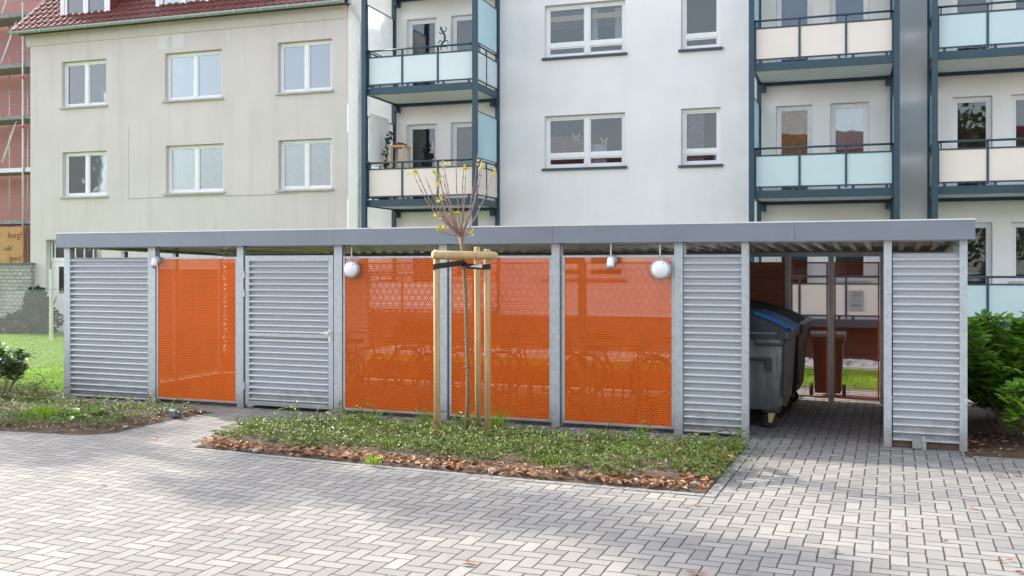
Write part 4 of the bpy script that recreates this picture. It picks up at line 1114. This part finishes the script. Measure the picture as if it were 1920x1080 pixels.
# roof: fascia, flashing, trapezoid deck, beams
YFf = YS-.10; fx0, fx1 = SX(105, YFf), SX(1829, YFf)
m = MB(); cuts = [fx0, SX(420, YFf), SX(626, YFf), SX(1036, YFf), SX(1490, YFf), fx1]
for a, b in zip(cuts, cuts[1:]): m.box(a+.0015, b-.0015, YFf, YFf+.03, zfb, zft)
m.prism([(YFf+.032, 2.292), (YR+.25, 2.20), (YR+.25, 2.40), (YFf+.032, 2.498)], 'x', fx0, fx0+.03); m.prism([(YFf+.032, 2.292), (YR+.25, 2.20), (YR+.25, 2.40), (YFf+.032, 2.498)], 'x', fx1-.03, fx1); m.box(fx0, fx1, YR+.252, YR+.28, 2.20, 2.40)
fs = m.build('fascia', 'fascia', shed)
m = MB(); m.box(fx0-.004, fx1+.004, YFf-.006, YFf+.05, zft+.002, zft+.016); m.build('edge_flashing', 'flash', shed)
m = MB(); m.box(fx0+.032, fx1-.032, YFf+.032, YFf+.095, zfb+.003, zfb+.015); m.build('fascia_lip', 'fascia', shed)
# deck: ribs run front to back
m = MB(); pitch = .21; x = fx0+.035; ya, yb = YFf+.035, YR+.25; za, zb = 2.345, 2.235; h = .055
prof = []
while x+pitch < fx1-.04:
    prof += [(x, 0), (x+.06, 0), (x+.085, h), (x+.185, h)]; x += pitch
b0 = len(m.v)
for (u, w) in prof: m.v.append((u, ya, za+w)); m.v.append((u, yb, zb+w))
for i in range(len(prof)-1): m.face((b0+2*i, b0+2*i+1, b0+2*i+3, b0+2*i+2))
m.build('roof_deck', 'deck', shed)
m = MB(); m.poly([(fx0+.03, ya, za+h+.03), (fx1-.03, ya, za+h+.03), (fx1-.03, yb, zb+h+.03), (fx0+.03, yb, zb+h+.03)]); m.build('roof_skin', 'fascia', shed)
m = MB(); m.box(PX[0][1], PX[9][0], YS+.09, YS+.15, 2.28, 2.342); m.box(PX[0][1], PX[9][0], YR+.01, YR+.07, 2.15, 2.215)
for xx in (PX[0][0]+.01, PX[9][1]-.07):
    m.prism([(YS+.16, 2.295), (YR, 2.205), (YR, 2.235), (YS+.16, 2.335)], 'x', xx, xx+.06)
m.build('roof_beam', 'galv', shed)

def corrug(m, x0, x1, y, z0, z1, pitch=.078, amp=.030, axis='x'):
    n = int((z1-z0)/pitch*14); b = len(m.v)
    for i in range(n+1):
        z = z0+(z1-z0)*i/n; w = sin(2*pi*(z-z0)/pitch); yy = y-amp*w-.003*sin(4*pi*(z-z0)/pitch)
        if axis == 'x': m.v.append((x0, yy, z)); m.v.append((x1, yy, z))
        else: m.v.append((yy, x0, z)); m.v.append((yy, x1, z))
    for i in range(n): m.face((b+2*i, b+2*i+1, b+2*i+3, b+2*i+2))
def corr_panel(x0, x1, z0=.04, z1=2.14, pitch=.078, y=YS+.03, parent=None, name='corrugated_panel'):
    m = MB(); corrug(m, x0, x1, y, z0, z1, pitch); return m.build(name, 'corr', parent or shed, smooth=True)
corr_panel(PX[0][1]+.004, PX[1][0]-.003, .02, 2.138, .0855)
corr_panel(PX[6][1]+.01, PX[7][0]-.003, .03, 2.145, .083)
corr_panel(PX[8][1]+.012, PX[9][0]-.003, .07, 2.15, .083)
m = MB(); m.box(PX[6][1]+.002, PX[6][1]+.03, YS+.05, YS+.08, .03, 2.29); m.build('side_angle', 'galv', shed)
PU = lambda v: (v[0]*1.0+v[1], v[2])
def perf_panel(x0, x1, z0, z1, y=YS+.02, fr=.028, axis='x', top=True, parent=None, mat=None):
    def bx(m, a, b, c, d, e, f):
        if axis == 'x': m.box(a, b, c, d, e, f)
        else: m.box(c, d, a, b, e, f)
    m = MB()
    bx(m, x0, x0+fr, y, y+.03, z0, z1); bx(m, x1-fr, x1, y, y+.03, z0, z1); bx(m, x0+fr, x1-fr, y, y+.03, z1-fr, z1); bx(m, x0+fr, x1-fr, y, y+.03, z0, z0+fr)
    f = m.build('perforated_panel', 'galv' if parent is None else parent, shed, bevel=.002)
    s = MB(); yy = y+.006
    if axis == 'x': s.poly([(x0+fr*.6, yy, z0+fr*.6), (x1-fr*.6, yy, z0+fr*.6), (x1-fr*.6, yy, z1-fr*.6), (x0+fr*.6, yy, z1-fr*.6)])
    else: s.poly([(yy, x0+fr*.6, z0+fr*.6), (yy, x1-fr*.6, z0+fr*.6), (yy, x1-fr*.6, z1-fr*.6), (yy, x0+fr*.6, z1-fr*.6)])
    s.build('perforated_sheet', ('perf' if mat is None else mat) if parent is None else 'perfrear', f, uvf=PU)
    return f
# front orange bays; sheets sit in front of the frame (frame 28 mm, sheet lies inside)
perf_panel(PX[1][1]+.012, PX[2][0]-.004, .055, 2.14, YS+.012, mat='perfdense')
perf_panel(PX[3][1]+.012, PX[4][0]-.004, .055, 2.14, YS+.012)
perf_panel(PX[4][1]+.03, PX[5][0]-.004, .055, 2.14, YS+.012)
perf_panel(PX[5][1]+.035, PX[6][0]-.004, .055, 2.14, YS+.012)
m = MB()
for i in (1, 3, 4, 5): m.box(PX[i][1]+.002, PX[i][1]+.010, YS+.06, YS+.09, .02, 2.29)
for i in (4, 5): m.box(PX[i][1]+.002, PX[i][1]+.028, YS+.05, YS+.08, .02, 2.29)
m.build('side_angle', 'galv', shed)
# the ribbed door
gx0, gx1 = PX[2][1]+.035, PX[3][0]-.012; gy = YS+.0
m = MB(); gz0, gz1 = .05, 2.155; fw = .062
m.box(gx0, gx0+fw, gy, gy+.045, gz0, gz1); m.box(gx1-fw*1.2, gx1, gy, gy+.045, gz0, gz1); m.box(gx0+fw, gx1-fw*1.2, gy, gy+.045, gz1-fw, gz1); m.box(gx0+fw, gx1-fw*1.2, gy, gy+.045, gz0, gz0+fw); 
zm = SZ(540, 629, YS); m.box(gx0+fw, gx1-fw*1.2, gy+.001, gy+.044, zm-.025, zm+.025)
gate = m.build('gate', 'galv', shed, bevel=.003)
m = MB(); corrug(m, gx0+fw, gx1-fw*1.2, gy+.026, zm+.026, gz1-fw-.001, .083); corrug(m, gx0+fw, gx1-fw*1.2, gy+.026, gz0+fw+.001, zm-.026, .083); m.build('gate_sheet', 'corr', gate, smooth=True)
for zz in (SZ(452, 515, YS), SZ(452, 550, YS), SZ(452, 723, YS)):
    m = MB(); m.tube([(gx0-.014, gy-.006, zz-.05), (gx0-.014, gy-.006, zz+.05)], .012, 8); m.build('hinge', 'galv', gate)
m = MB(); zl = SZ(618, 625, YS); xl = gx1-.05; m.box(xl-.018, xl+.018, gy-.012, gy-.001, zl-.12, zl+.05); m.tube([(xl, gy-.01, zl), (xl, gy-.05, zl), (xl-.11, gy-.05, zl)], .011, 8); m.box(xl-.06, xl-.0, gy-.03, gy-.013, zl-.03, zl+.03)
m.build('handle', 'flash', gate)
# rear: perforated panels in every bay, side walls ribbed

M['orangepaint'] = mat_simple('orange_frame_paint', (.55, .10, .012), .45)
def rear_panel(x0, x1, z0, z1, y, axis='x'):
    return perf_panel(x0, x1, z0, z1, y, .022, axis, True, 'orangepaint')
for i, (a, b) in enumerate(zip(RX, RX[1:])):
    rp = rear_panel(a+.045, b-.045, .05, 2.07, YR+.02)
    if i < 5: m = MB(); m.box(a+.045, b-.045, YR+.055, YR+.06, .04, .36); m.build('kick_plate', 'orangepaint', rp)  # added plate, blocks the bright sunlit path seen through the sheets
# ribbed sheets outside some rear bays and on both short sides
m = MB(); corrug(m, RX[4]+.045, RX[5]-.045, YR+.10, .05, 2.05, .083); corrug(m, RX[0]+.045, RX[1]-.045, YR+.10, .05, 2.05, .083); m.build('corrugated_panel', 'corr', shed, smooth=True)
for xx in (PX[0][0]+.03, PX[9][1]-.05):
    for (ya_, yb_) in ((YS+.09, 12.94), (13.04, 14.19), (14.29, YR-.01)):
        m = MB(); corrug(m, ya_, yb_, xx, .05, 1.95, .083, .016, 'y'); m.build('corrugated_panel', 'corr', shed, smooth=True)
# inner partitions: right of the opening (perforated) and left of the bin bay (ribbed)
rear_panel(YS+.12, YR-.02, .05, 2.07, PX[8][0]+.02, 'y')
m = MB(); corrug(m, YS+.12, YR-.02, PX[6][0]+.03, .05, 2.05, .083, .016, 'y'); m.build('corrugated_panel', 'corr', shed, smooth=True)
m = MB(); corrug(m, YS+.12, YR-.02, PX[2][0]+.03, .05, 2.05, .083, .016, 'y'); m.build('corrugated_panel', 'corr', shed, smooth=True)
# door holder at the right end panel
hx, hz = SX(1733, YS-.05), 0
m = MB(); m.box(hx-.02, hx+.02, YS-.07, YS-.03, 0, .10); m.tube([(hx, YS-.05, .10), (hx, YS-.05, .15)], .014, 8); m.box(hx-.12, hx-.022, YS-.045, YS+.0, .01, .10); m.build('door_holder', 'galv', shed, bevel=.003)
m = MB(); m.box(PX[8][1]+.01, PX[9][0]-.004, YS+.05, YS+.08, 0, .065); m.build('base_rail', 'plinth', shed)

# bulkhead lamps and sensors
def lamp(px, py, rpx, label):
    y = YS-.01; x, z = atY(px, py, y); r = rpx*y/(((px-960)/F)*sin(A_S)+cos(A_S))/F
    e = empty('bulkhead_lamp', (x, y, z)); tag(e, label, 'lamp', 'round wall lamps on the shelter')
    m = MB(); m.lathe((x, y+.0, z), (0, -1, 0), [(r*.96, 0), (r, .02), (r*.99, .05), (r*.90, .065), (r*.84, .066), (r*.84, .05)], 28); m.build('rim', 'lamprim', e, smooth=True)
    m = MB(); m.lathe((x, y, z), (0, -1, 0), [(r*.83, .045), (r*.82, .07), (r*.72, .085), (r*.5, .10), (r*.2, .107), (.001, .108)], 28); m.build('diffuser', 'lampglass', e, smooth=True)
    m = MB(); m.tube([(x-.01, y-.02, z+r*.9), (x-.012, y-.02, 2.29)], .010, 8); m.build('conduit', 'conduit', e, smooth=True)
    m = MB(); m.box(x+r*.75, x+r*.98, y-.07, y-.05, z+.0, z+.012); m.lathe((x+r*.35, y-.085, z+r*.55), (0, -1, 0), [(.008, 0), (.008, .012)], 8); m.build('clip', 'plasticgrey', e)
lamp(662, 505, 17, 'round white lamp on the orange panel right of the ribbed door')
lamp(1240, 505, 20, 'round white lamp at the right end of the last orange panel')
def sensor(px, py, label, up=True):
    y = YS-.03; x, z = atY(px, py, y); e = empty('motion_sensor', (x, y, z)); tag(e, label, 'sensor')
    m = MB(); m.lathe((x+.01, y+.02, z+.03), (0, -1, 0), [(.06, 0), (.062, .03), (.05, .05)], 18); m.build('base', 'plasticgrey', e, smooth=True)
    m = MB(); m.lathe((x, y-.05, z+.035), (0, -.25, -1), [(.025, -.03), (.042, -.01), (.044, .03), (.046, .06), (.04, .09), (.02, .105)], 16); m.build('head', 'lampglass', e, smooth=True)
    m = MB(); m.lathe((x, y-.07, z-.045), (0, -.25, -1), [(.041, 0), (.038, .025), (.015, .04)], 16); m.build('lens', 'plasticgrey', e, smooth=True)
    m = MB()
    if up: m.tube([(x-.01, y+.0, z+.06), (x-.01, y+.0, 2.29)], .010, 8)
    else: m.tube([(x-.07, y, z), (x-.02, y, z)], .014, 8)
    m.build('conduit', 'conduit', e)
sensor(1147, 492, 'grey motion sensor with conduit on the last orange panel')
sensor(295, 492, 'small grey motion sensor at the left orange panel, beside the post', False)

# ------------------------------------------------------------ large waste containers
def container(x1, y0, lidmat, bodymat, label, w=1.36, dpt=1.06):
    # x1 = front (towards +x), y0 = near side; dpt along x, w along y
    x0 = x1-dpt; e = empty('waste_container', ((x0+x1)/2, y0+w/2, 0)); tag(e, label, 'waste container', 'four-wheeled waste containers in the open bay')
    bm = bmesh.new(); rings = []
    def ring(a, b, c, d, z, r=.09, n=4):
        vs = []
        for (cx, cy, s) in ((b-r, c+r, -pi/2), (b-r, d-r, 0), (a+r, d-r, pi/2), (a+r, c+r, pi)):
            for k in range(n+1): an = s+pi/2*k/n; vs.append(bm.verts.new((cx+r*cos(an), cy+r*sin(an), z)))
        return vs
    spec = [(.14, .10, .10, .24), (.09, .05, .06, .30), (.05, .02, .03, .75), (.02, .0, .0, 1.08), (.02, .0, .0, 1.12), (-.03, -.04, -.03, 1.13), (-.03, -.04, -.03, 1.20), (.0, -.0, .0, 1.205)]
    for (ia, ib, ic, z) in spec: rings.append(ring(x0+ia, x1-ib, y0+ic, y0+w-ic, z))
    for a, b in zip(rings, rings[1:]):
        for k in range(len(a)): bm.faces.new((a[k], a[(k+1) % len(a)], b[(k+1) % len(a)], b[k]))
    bm.faces.new(rings[0][::-1])
    for v in bm.verts: v.co -= Vector(ORG[e.name])
    me = bpy.data.meshes.new('body'); bm.to_mesh(me); bm.free(); me.materials.append(M[bodymat])
    for p in me.polygons: p.use_smooth = True
    o = bpy.data.objects.new('body', me); COL.objects.link(o); o.parent = e; ORG[o.name] = ORG[e.name]
    md = o.modifiers.new('es', 'EDGE_SPLIT'); md.split_angle = radians(35)
    # rim, corner ribs
    m = MB()
    m.box(x1-.06, x1+.035, y0-.0, y0+w, 1.10, 1.19); m.box(x0-.02, x1+.0, y0-.045, y0-.0, 1.12, 1.18)
    m.box(x1-.10, x1-.015, y0-.055, y0-.01, 1.12, 1.24)
    m.box(x1-.045, x1-.012, y0+.01, y0+.05, .40, 1.10); m.build('rim', 'bindark', e, bevel=.008)
    # lid: arched from the hinge side down to the front
    pf = []
    for k in range(9): t = k/8; pf.append((x0-.01+(dpt*.98)*t, 1.215+.26*cos(t*pi*.5)**.8+.02))
    pf = pf+[(x1+.02, 1.215), (x1+.02, 1.207), (x0-.03, 1.207)]
    m = MB(); m.prism(pf, 'y', y0-.04, y0+w+.04); lid = m.build('lid', 'bindark', e, bevel=.012)
    if lidmat == 'binblue' :
        m = MB(); pf2 = [(x+.0, z+.03) for (x, z) in pf[5:9]]; pf2 = pf2+[(x1+.045, 1.235), (x1+.045, 1.20)]+[(x1+.015, 1.25)]+[(x, z+.004) for (x, z) in pf[5:9]][::-1]
        m.prism(pf2, 'y', y0+.30, y0+w-.02); m.build('lid_flap', 'binblue', e, bevel=.008)
    else:
        m = MB()
        for q in range(7): yy = y0+.1+q*(w-.2)/6; m.prism([(x+.0, z+.02) for (x, z) in pf[1:9]]+[(x, z+.001) for (x, z) in pf[1:9]][::-1], 'y', yy-.03, yy+.03)
        m.build('lid_rib', 'binblack', e)
        m = MB(); m.box(x1-.0, x1+.05, y0+.05, y0+w-.05, 1.205, 1.26); m.build('lid_handle', 'lamprim', e, bevel=.01)
    # side grip: a bar on two feet
    zg_ = .86; xg = x1-.33
    m = MB(); yy = y0-.005
    m.tube([(xg-.24, yy-.04, zg_+.01), (xg+.12, yy-.04, zg_+.01)], .018, 8)
    for xx in (xg-.24, xg+.12): m.box(xx-.035, xx+.035, yy-.065, yy+.03, zg_-.13, zg_+.03)
    m.build('grip', 'bindark', e, bevel=.006)
    m = MB(); m.tube([(x1-.36, y0-.06, 1.055), (x1-.04, y0-.06, 1.055)], .016, 8); m.tube([(x1-.36, y0-.06, 1.055), (x1-.36, y0-.03, 1.14)], .013, 8); m.tube([(x1-.04, y0-.06, 1.055), (x1-.04, y0-.03, 1.14)], .013, 8); m.build('tow_bar', 'bindark', e)
    if bodymat == 'binbody2':
        pass
    for (cx, cy) in ((x1-.20, y0+.20), (x1-.20, y0+w-.20), (x0+.24, y0+.20), (x0+.24, y0+w-.20)):
        m = MB(); m.box(cx-.10, cx+.10, cy-.08, cy+.08, .20, .30); cf = m.build('caster', 'bindark', e, bevel=.01)
        m = MB()
        for sg in (-1, 1): m.prism([(cx-.04, .21), (cx+.055, .21), (cx+.01, .075), (cx-.03, .075)], 'y', cy+sg*.04-.005, cy+sg*.04+.005)
        m.box(cx-.05, cx+.06, cy-.045, cy+.045, .197, .205)
        m.build('bracket', 'brass', cf)
        m = MB(); m.lathe((cx-.01, cy-.026, .095), (0, 1, 0), [(.03, 0), (.075, .0), (.095, .008), (.095, .044), (.075, .052), (.03, .052)], 22); m.build('wheel', 'rubber', cf, smooth=False)
    return e
cx1 = SX(1476, 12.5)
container(cx1, 12.42, 'binblue', 'binsteel', 'front grey waste container with a blue flap on its lid')
container(cx1+.03, 13.95, 'binblack', 'binblack', 'rear black waste container with ribbed black lid')
# wheelie bins on the path behind
def wheelie(x, y, label):
    e = empty('wheelie_bin', (x, y, 0)); tag(e, label, 'wheelie bin', 'wheelie bins behind the rear panels')
    m = MB(); b = len(m.v)
    for (hx_, hy_, z, oy) in ((.19, .20, .06, .05), (.22, .25, .80, 0), (.235, .27, .86, 0), (.255, .29, .87, 0), (.255, .29, .92, 0)):
        for (i, j) in ((-1, -1), (1, -1), (1, 1), (-1, 1)): m.v.append((x+i*hx_, y+j*hy_+oy, z))
    for k in range(4):
        for q in range(4): m.face((b+4*k+q, b+4*k+(q+1) % 4, b+4*k+4+(q+1) % 4, b+4*k+4+q))
    m.face((b+3, b+2, b+1, b)); m.build('body', 'bindark', e, bevel=.015)
    m = MB(); m.prism([(y-.30, .925), (y-.28, .97), (y+.05, 1.0), (y+.27, .96), (y+.27, .925)], 'x', x-.26, x+.26); m.tube([(x-.22, y-.33, .93), (x+.22, y-.33, .93)], .02, 8); m.build('lid', 'bindark', e, bevel=.01)
    for sg in (-1, 1):
        m = MB(); m.lathe((x+sg*.24-.025, y-.17, .105), (1, 0, 0), [(.03, 0), (.09, 0), (.105, .01), (.105, .04), (.09, .05), (.03, .05)], 20); m.build('wheel', 'rubber', e)
    return e
for px, lab in ((1553, 'dark wheelie bin behind the rear panels, directly at the steel post'), (1688, 'dark wheelie bin behind the rear panels, by the right partition'), (1290, 'dark wheelie bin behind the shelter, hidden by the orange panels')):
    wheelie(SX(px, 16.1), 16.1, lab)

# bicycles parked inside, seen through the perforated sheets
def bicycle(x, y, rz, label):
    e = empty('bicycle', (0, 0, 0)); tag(e, label, 'bicycle', 'bicycles inside the shelter')
    def ringtube(cx, r, rt):
        m = MB(); pts = [(cx+r*cos(t*2*pi/28), 0, .34+r*sin(t*2*pi/28)) for t in range(29)]; m.tube(pts, rt, 6, False); return m
    for cx in (-.52, .52):
        w = ringtube(cx, .33, .018).build('wheel', 'rubber', e)
        m = ringtube(cx, .305, .009)
        for k in range(10): an = k*pi/5; m.tube([(cx, 0, .34), (cx+.3*cos(an), 0, .34+.3*sin(an))], .002, 3, False)
        m.build('rim', 'chrome', w)
    m = MB(); bb = (-.08, 0, .30); seat = (-.20, 0, .78); head = (.36, 0, .80)
    for a, b in ((bb, seat), (seat, head), (bb, (.38, 0, .70)), (bb, (-.52, 0, .34)), (seat, (-.52, 0, .34)), (head, (.52, 0, .34)), (seat, (-.23, 0, .90)), (head, (.33, 0, .98))): m.tube([a, b], .016, 6)
    m.build('frame', 'bike1', e)
    m = MB(); m.tube([(.30, -.27, 1.0), (.36, -.12, 1.0), (.33, 0, .98), (.36, .12, 1.0), (.30, .27, 1.0)], .013, 6); m.build('handlebar', 'chrome', e)
    m = MB(); m.prism([(-.38, .90), (-.36, .95), (-.10, .94), (-.10, .91)], 'y', -.07, .07); m.build('saddle', 'rubber', e, bevel=.02)
    e.location = (x, y, 0); e.rotation_euler.z = rz
    return e
BL = 'bicycle parked inside the shelter behind the orange sheets'
bikes = [bicycle(-7.9, 13.0, 1.45, BL)]
M['bike2'] = mat_simple('bicycle_paint_red', (.20, .03, .03), .3, .2); M['bike3'] = mat_simple('bicycle_paint_silver', (.08, .09, .11), .3, .4)
for q, (x, y, rz) in enumerate([(-7.3, 12.9, 1.62), (-6.7, 13.1, 1.38), (-6.1, 12.9, 1.7), (-5.5, 13.05, 1.5), (-4.9, 12.85, 1.66), (-4.3, 13.1, 1.42), (-3.7, 12.95, 1.6), (-3.1, 13.0, 1.5), (-2.75, 14.4, .4), (-5.2, 14.6, .15), (-7.0, 14.7, -.1), (-3.9, 14.7, .1)]):
    c = copy_tree(bikes[0]); c.location = (x, y, 0); c.rotation_euler.z = rz; bikes.append(c)
    for ch in c.children:
        if ch.name.startswith('frame') and q % 3:
            ch.data = ch.data.copy(); ch.data.materials.clear(); ch.data.materials.append(M['bike2' if q % 3 == 1 else 'bike3'])

# ------------------------------------------------------------ young tree and its stakes
def jitterline(a, b, n, amp):
    a = Vector(a); b = Vector(b); out = []
    for i in range(n+1):
        t = i/n; p = a.lerp(b, t)
        if 0 < i < n: p += Vector((R.uniform(-amp, amp), R.uniform(-amp, amp), 0))
        out.append(p)
    return out
base = Vector((-4.60, 10.55, 0)); D0 = 11.45
node = at_depth(865, 443, D0)
tr = empty('young_tree', base); tag(tr, 'slender young tree with bare upright shoots tied between wooden stakes', 'tree')
m = MB(); pts = [base]+[at_depth(px, py, D0) for (px, py) in ((877.5, 740), (877, 690), (874.5, 600), (873, 545), (870.5, 510), (868, 470))]+[node]
m.tube(pts, [.026, .023, .022, .021, .022, .021, .022, .034], 9)
for (px, py) in ((872.5, 590), (875, 560), (871, 540), (876, 640), (875, 690), (877, 620), (872, 520)):
    p = at_depth(px, py, D0); m.tube([p, p+Vector((R.choice((-1, 1))*.035, -.01, .012))], [.016, .007], 6)
p = at_depth(877, 634, D0); m.tube([p, p+Vector((.06, -.02, -.06))], [.006, .004], 5)
m.build('trunk', 'bark', tr, smooth=True)
tips = [(773, 322), (781, 320), (799, 333), (809.5, 265), (833, 309), (831.5, 329), (853.5, 284), (869, 312), (873.5, 315), (897.6, 282), (901.5, 307), (904, 309), (925, 321), (818.5, 342), (823.7, 373), (842, 400), (888, 430), (822, 432)]
lf = MB(); bud = MB()
for i, (px, py) in enumerate(tips):
    dd = D0+R.uniform(-.35, .35); tip = at_depth(px, py, dd); s = MB()
    out_ = tip-node; c = node+Vector((out_.x*.62, out_.y*.62, out_.z*.30))
    n = 9; pl = []
    for k in range(n+1):
        t = k/n; q = node*(1-t)**2+c*2*t*(1-t)+tip*t*t; pl.append(q+Vector((R.uniform(-.006, .006), R.uniform(-.006, .006), 0)))
    s.tube(pl, [.0095-.0055*k/n for k in range(n+1)], 6)
    for k in range(2, n, 1): s.lathe(pl[k], (0, 0, 1), [(.004, -.012), (.011, 0), (.004, .012)], 6)
    s.build('branch', 'twig', tr, smooth=True)
def leafy(px, py, n, s=.045):
    c = at_depth(px, py, D0)
    for k in range(int(n*.5)):
        d = rand_dir(-.5); lf.leaf(c+rand_dir()*.028, d, rand_dir(0), s*R.uniform(.8, 1.4), s*.75, 6)
for (px, py, n) in [(774, 323, 12), (781, 322, 8), (818, 325, 18), (833, 309, 10), (818, 342, 12), (824, 345, 8), (822, 373, 12), (829, 373, 8), (871, 316, 16), (824, 430, 26), (834, 430, 14), (820, 406, 8), (852, 402, 18), (860, 400, 10), (861, 428, 10), (898, 303, 8), (904, 308, 8), (925, 322, 10), (887, 440, 12), (880, 432, 5), (826, 330, 8)]: leafy(px, py, n)
lf.build('leaves', 'yleaf', tr)
# stakes, rails and strap
SB_ = [(at_depth(820, 836, 11.07), 468), (at_depth(897, 815, 11.75), 463), (at_depth(915, 828, 11.34), 467)]
sk = empty('tree_stake_frame', (-4.55, 10.5, 0)); tag(sk, 'three round wooden stakes joined by cross rails around the young tree', 'tree support')
tops = []
for i, (b, pyt) in enumerate(SB_):
    d = (11.07, 11.75, 11.34)[i]; top = at_depth((818.5, 894.5, 913)[i], pyt, d); r = .036; lo = Vector((b.x, b.y, 0))
    m = MB(); m.tube([lo, lo.lerp(top, .5), top-Vector((0, 0, .012)), top], [r, r, r, r*.8], 14); m.build('stake', 'wood', sk, smooth=True); tops.append(top)
M['woodx'] = mat_wood('rail_wood', (.56, .40, .20), (.40, .27, .13))
zr_ = 2.125
def rail(p, q, name='rail'):
    m = MB(); p = Vector(p); q = Vector(q); t = (q-p).normalized(); m.tube([p, p+t*.01, q-t*.01, q], [.038, .046, .046, .038], 14); m.build(name, 'woodx', sk, smooth=True)
a = at_depth(811, 478, 10.98); b = at_depth(926, 479, 11.25); rail(a, b)
p2 = tops[1]; p3 = tops[2]
rail((p3.x+.10, p3.y-.02, zr_+.0), (p2.x+.07, p2.y+.12, zr_+.0)); rail((tops[0].x-.03, tops[0].y+.07, zr_+.002), (p2.x-.06, p2.y-.02, zr_+.002))
m = MB()
def ribbon(m, pts, w, th=.004):
    b = len(m.v)
    for p in pts: p = Vector(p); m.v.append(tuple(p+Vector((0, 0, w/2)))); m.v.append(tuple(p-Vector((0, 0, w/2))))
    for i in range(len(pts)-1): m.face((b+2*i, b+2*i+1, b+2*i+3, b+2*i+2))
tk = at_depth(871, 497, D0)
s1 = Vector((tops[0].x, tops[0].y, 0)); s3 = Vector((tops[2].x, tops[2].y, 0))
zA_ = HC+(500-499)*11.07/F; 
ribbon(m, [(s1.x-.038, s1.y+.01, zA_-.02), (s1.x-.02, s1.y-.042, zA_-.01), (s1.x+.03, s1.y-.035, zA_), (tk.x, tk.y-.04, 2.045), (tk.x+.03, tk.y-.02, 2.02), (tk.x+.03, tk.y+.03, 2.0)], .062)
ribbon(m, [(tk.x-.035, tk.y+.0, 2.02), (tk.x-.02, tk.y-.05, 2.01), (tk.x+.08, tk.y-.08, 2.005), (s3.x-.03, s3.y-.045, 1.995), (s3.x+.035, s3.y-.035, 2.0), (s3.x+.042, s3.y+.01, 2.0)], .062)
o = m.build('strap', 'strap', sk); sm = o.modifiers.new('sol', 'SOLIDIFY'); sm.thickness = .005
m = MB(); m.poly([(tk.x+.10, tk.y-.09, 2.0), (s3.x-.04, s3.y-.052, 1.985), (s3.x-.035, s3.y-.052, 2.03), (tk.x+.18, tk.y-.09, 2.03)]); m.build('strap_end', 'flash', sk)
# small ground box in the left bed
x, y = G(326, 784)
m = MB(); m.box(x-.05, x+.05, y-.05, y+.05, .02, .09); m.prism([(y-.06, .094), (y-.04, .12), (y+.04, .12), (y+.06, .094)], 'x', x-.065, x+.065)
tag(m.build('ground_box', 'fascia', org=(x, y, 0), bevel=.008), 'small grey service box at the tip of the left bed', 'box')

# ------------------------------------------------------------ off-frame surroundings: slender trees added to shade the paving, houses mirrored in the glass
def broad_tree(name, x, y, H, rad, n, label, base_h=3.0, L=.28, mat='treeleaf', seed=1):
    rr = random.Random(seed); e = empty(name, (x, y, 0)); tag(e, label, 'tree')
    m = MB(); m.tube([(x, y, 0), (x+.1, y, base_h*.6), (x, y+.1, base_h), (x, y, H*.75)], [.26, .2, .16, .05], 10); br = []
    cl = []
    for k in range(26):
        a = rr.uniform(0, 6.28); t = rr.uniform(.0, 1); hh = base_h+(H-base_h)*t; rd = rad*sqrt(max(.05, 1-(2*t-.85)**2*.75))*rr.uniform(.45, 1)
        q = (x+cos(a)*rd, y+sin(a)*rd, hh); m.tube([(x, y, base_h*.8+(hh-base_h)*.55), ((x*1+q[0])/2, (y+q[1])/2, hh*.8+.3), q], [.08, .05, .02], 6); cl.append(q)
    m.build('trunk', 'bark', e)
    m = MB()
    for k in range(n):
        c = Vector(rr.choice(cl)); d = Vector((rr.gauss(0, 1), rr.gauss(0, 1), rr.gauss(0, .8)))*rad*.17
        m.leaf(c+d, Vector((rr.uniform(-1, 1), rr.uniform(-1, 1), rr.uniform(-1, 1))), Vector((rr.uniform(-1, 1), rr.uniform(-1, 1), 1)), L*rr.uniform(.6, 1.2), L*.65, 4)
    m.build('crown', mat, e)
SHADE = [(-34, 14.9, 20.8, 1.3, 5000, 11), (-36, 17.3, 16, 1.3, 3500, 12)]
for (x, y, H, rd, n, sd_) in SHADE:
    broad_tree('broadleaf_tree', x, y, H, rd, n, {11: 'tallest slender autumn tree left of the view', 12: 'lower slender tree left of the view, farther back', 13: 'high-crowned tree left of the view, nearest one'}[sd_], 13.5 if sd_ == 13 else 9.0, .30, seed=sd_)
for k, (x, y, H, rd) in enumerate([(-7, -17, 6, 2.5), (5.5, -15, 11, 4), (13, -16, 10, 4)]):
    broad_tree('broadleaf_tree', x, y, H, rd, 1800, ['autumn tree behind the viewer, left one', 'tall autumn tree behind the viewer, middle one', 'autumn tree behind the viewer, right one'][k], 2.5, .5, seed=20+k)
def back_house(x0, x1, y, h, wm, label):
    e = empty('brick_house', ((x0+x1)/2, y, 0)); tag(e, label, 'house')
    m = MB(); m.box(x0, x1, y-8, y, 0, h); m.build('wall', wm, e)
    m = MB(); m.prism([(y+.4, h), (y-4, h+3.6), (y-8.4, h)], 'x', x0-.3, x1+.3); m.build('roof', 'tile', e)
    for fl in range(int(h/2.8)):
        xx = x0+1.5
        while xx < x1-1.5:
            m = MB(); m.box(xx, xx+1.3, y-.02, y+.03, fl*2.8+1, fl*2.8+2.3); m.build('window', 'glassdark', e); xx += 3
back_house(-27, -9, -24, 7.2, 'brickred', 'red brick house behind the viewer, left')
back_house(-4, 14, -26, 8.5, 'cream', 'cream plastered house behind the viewer')
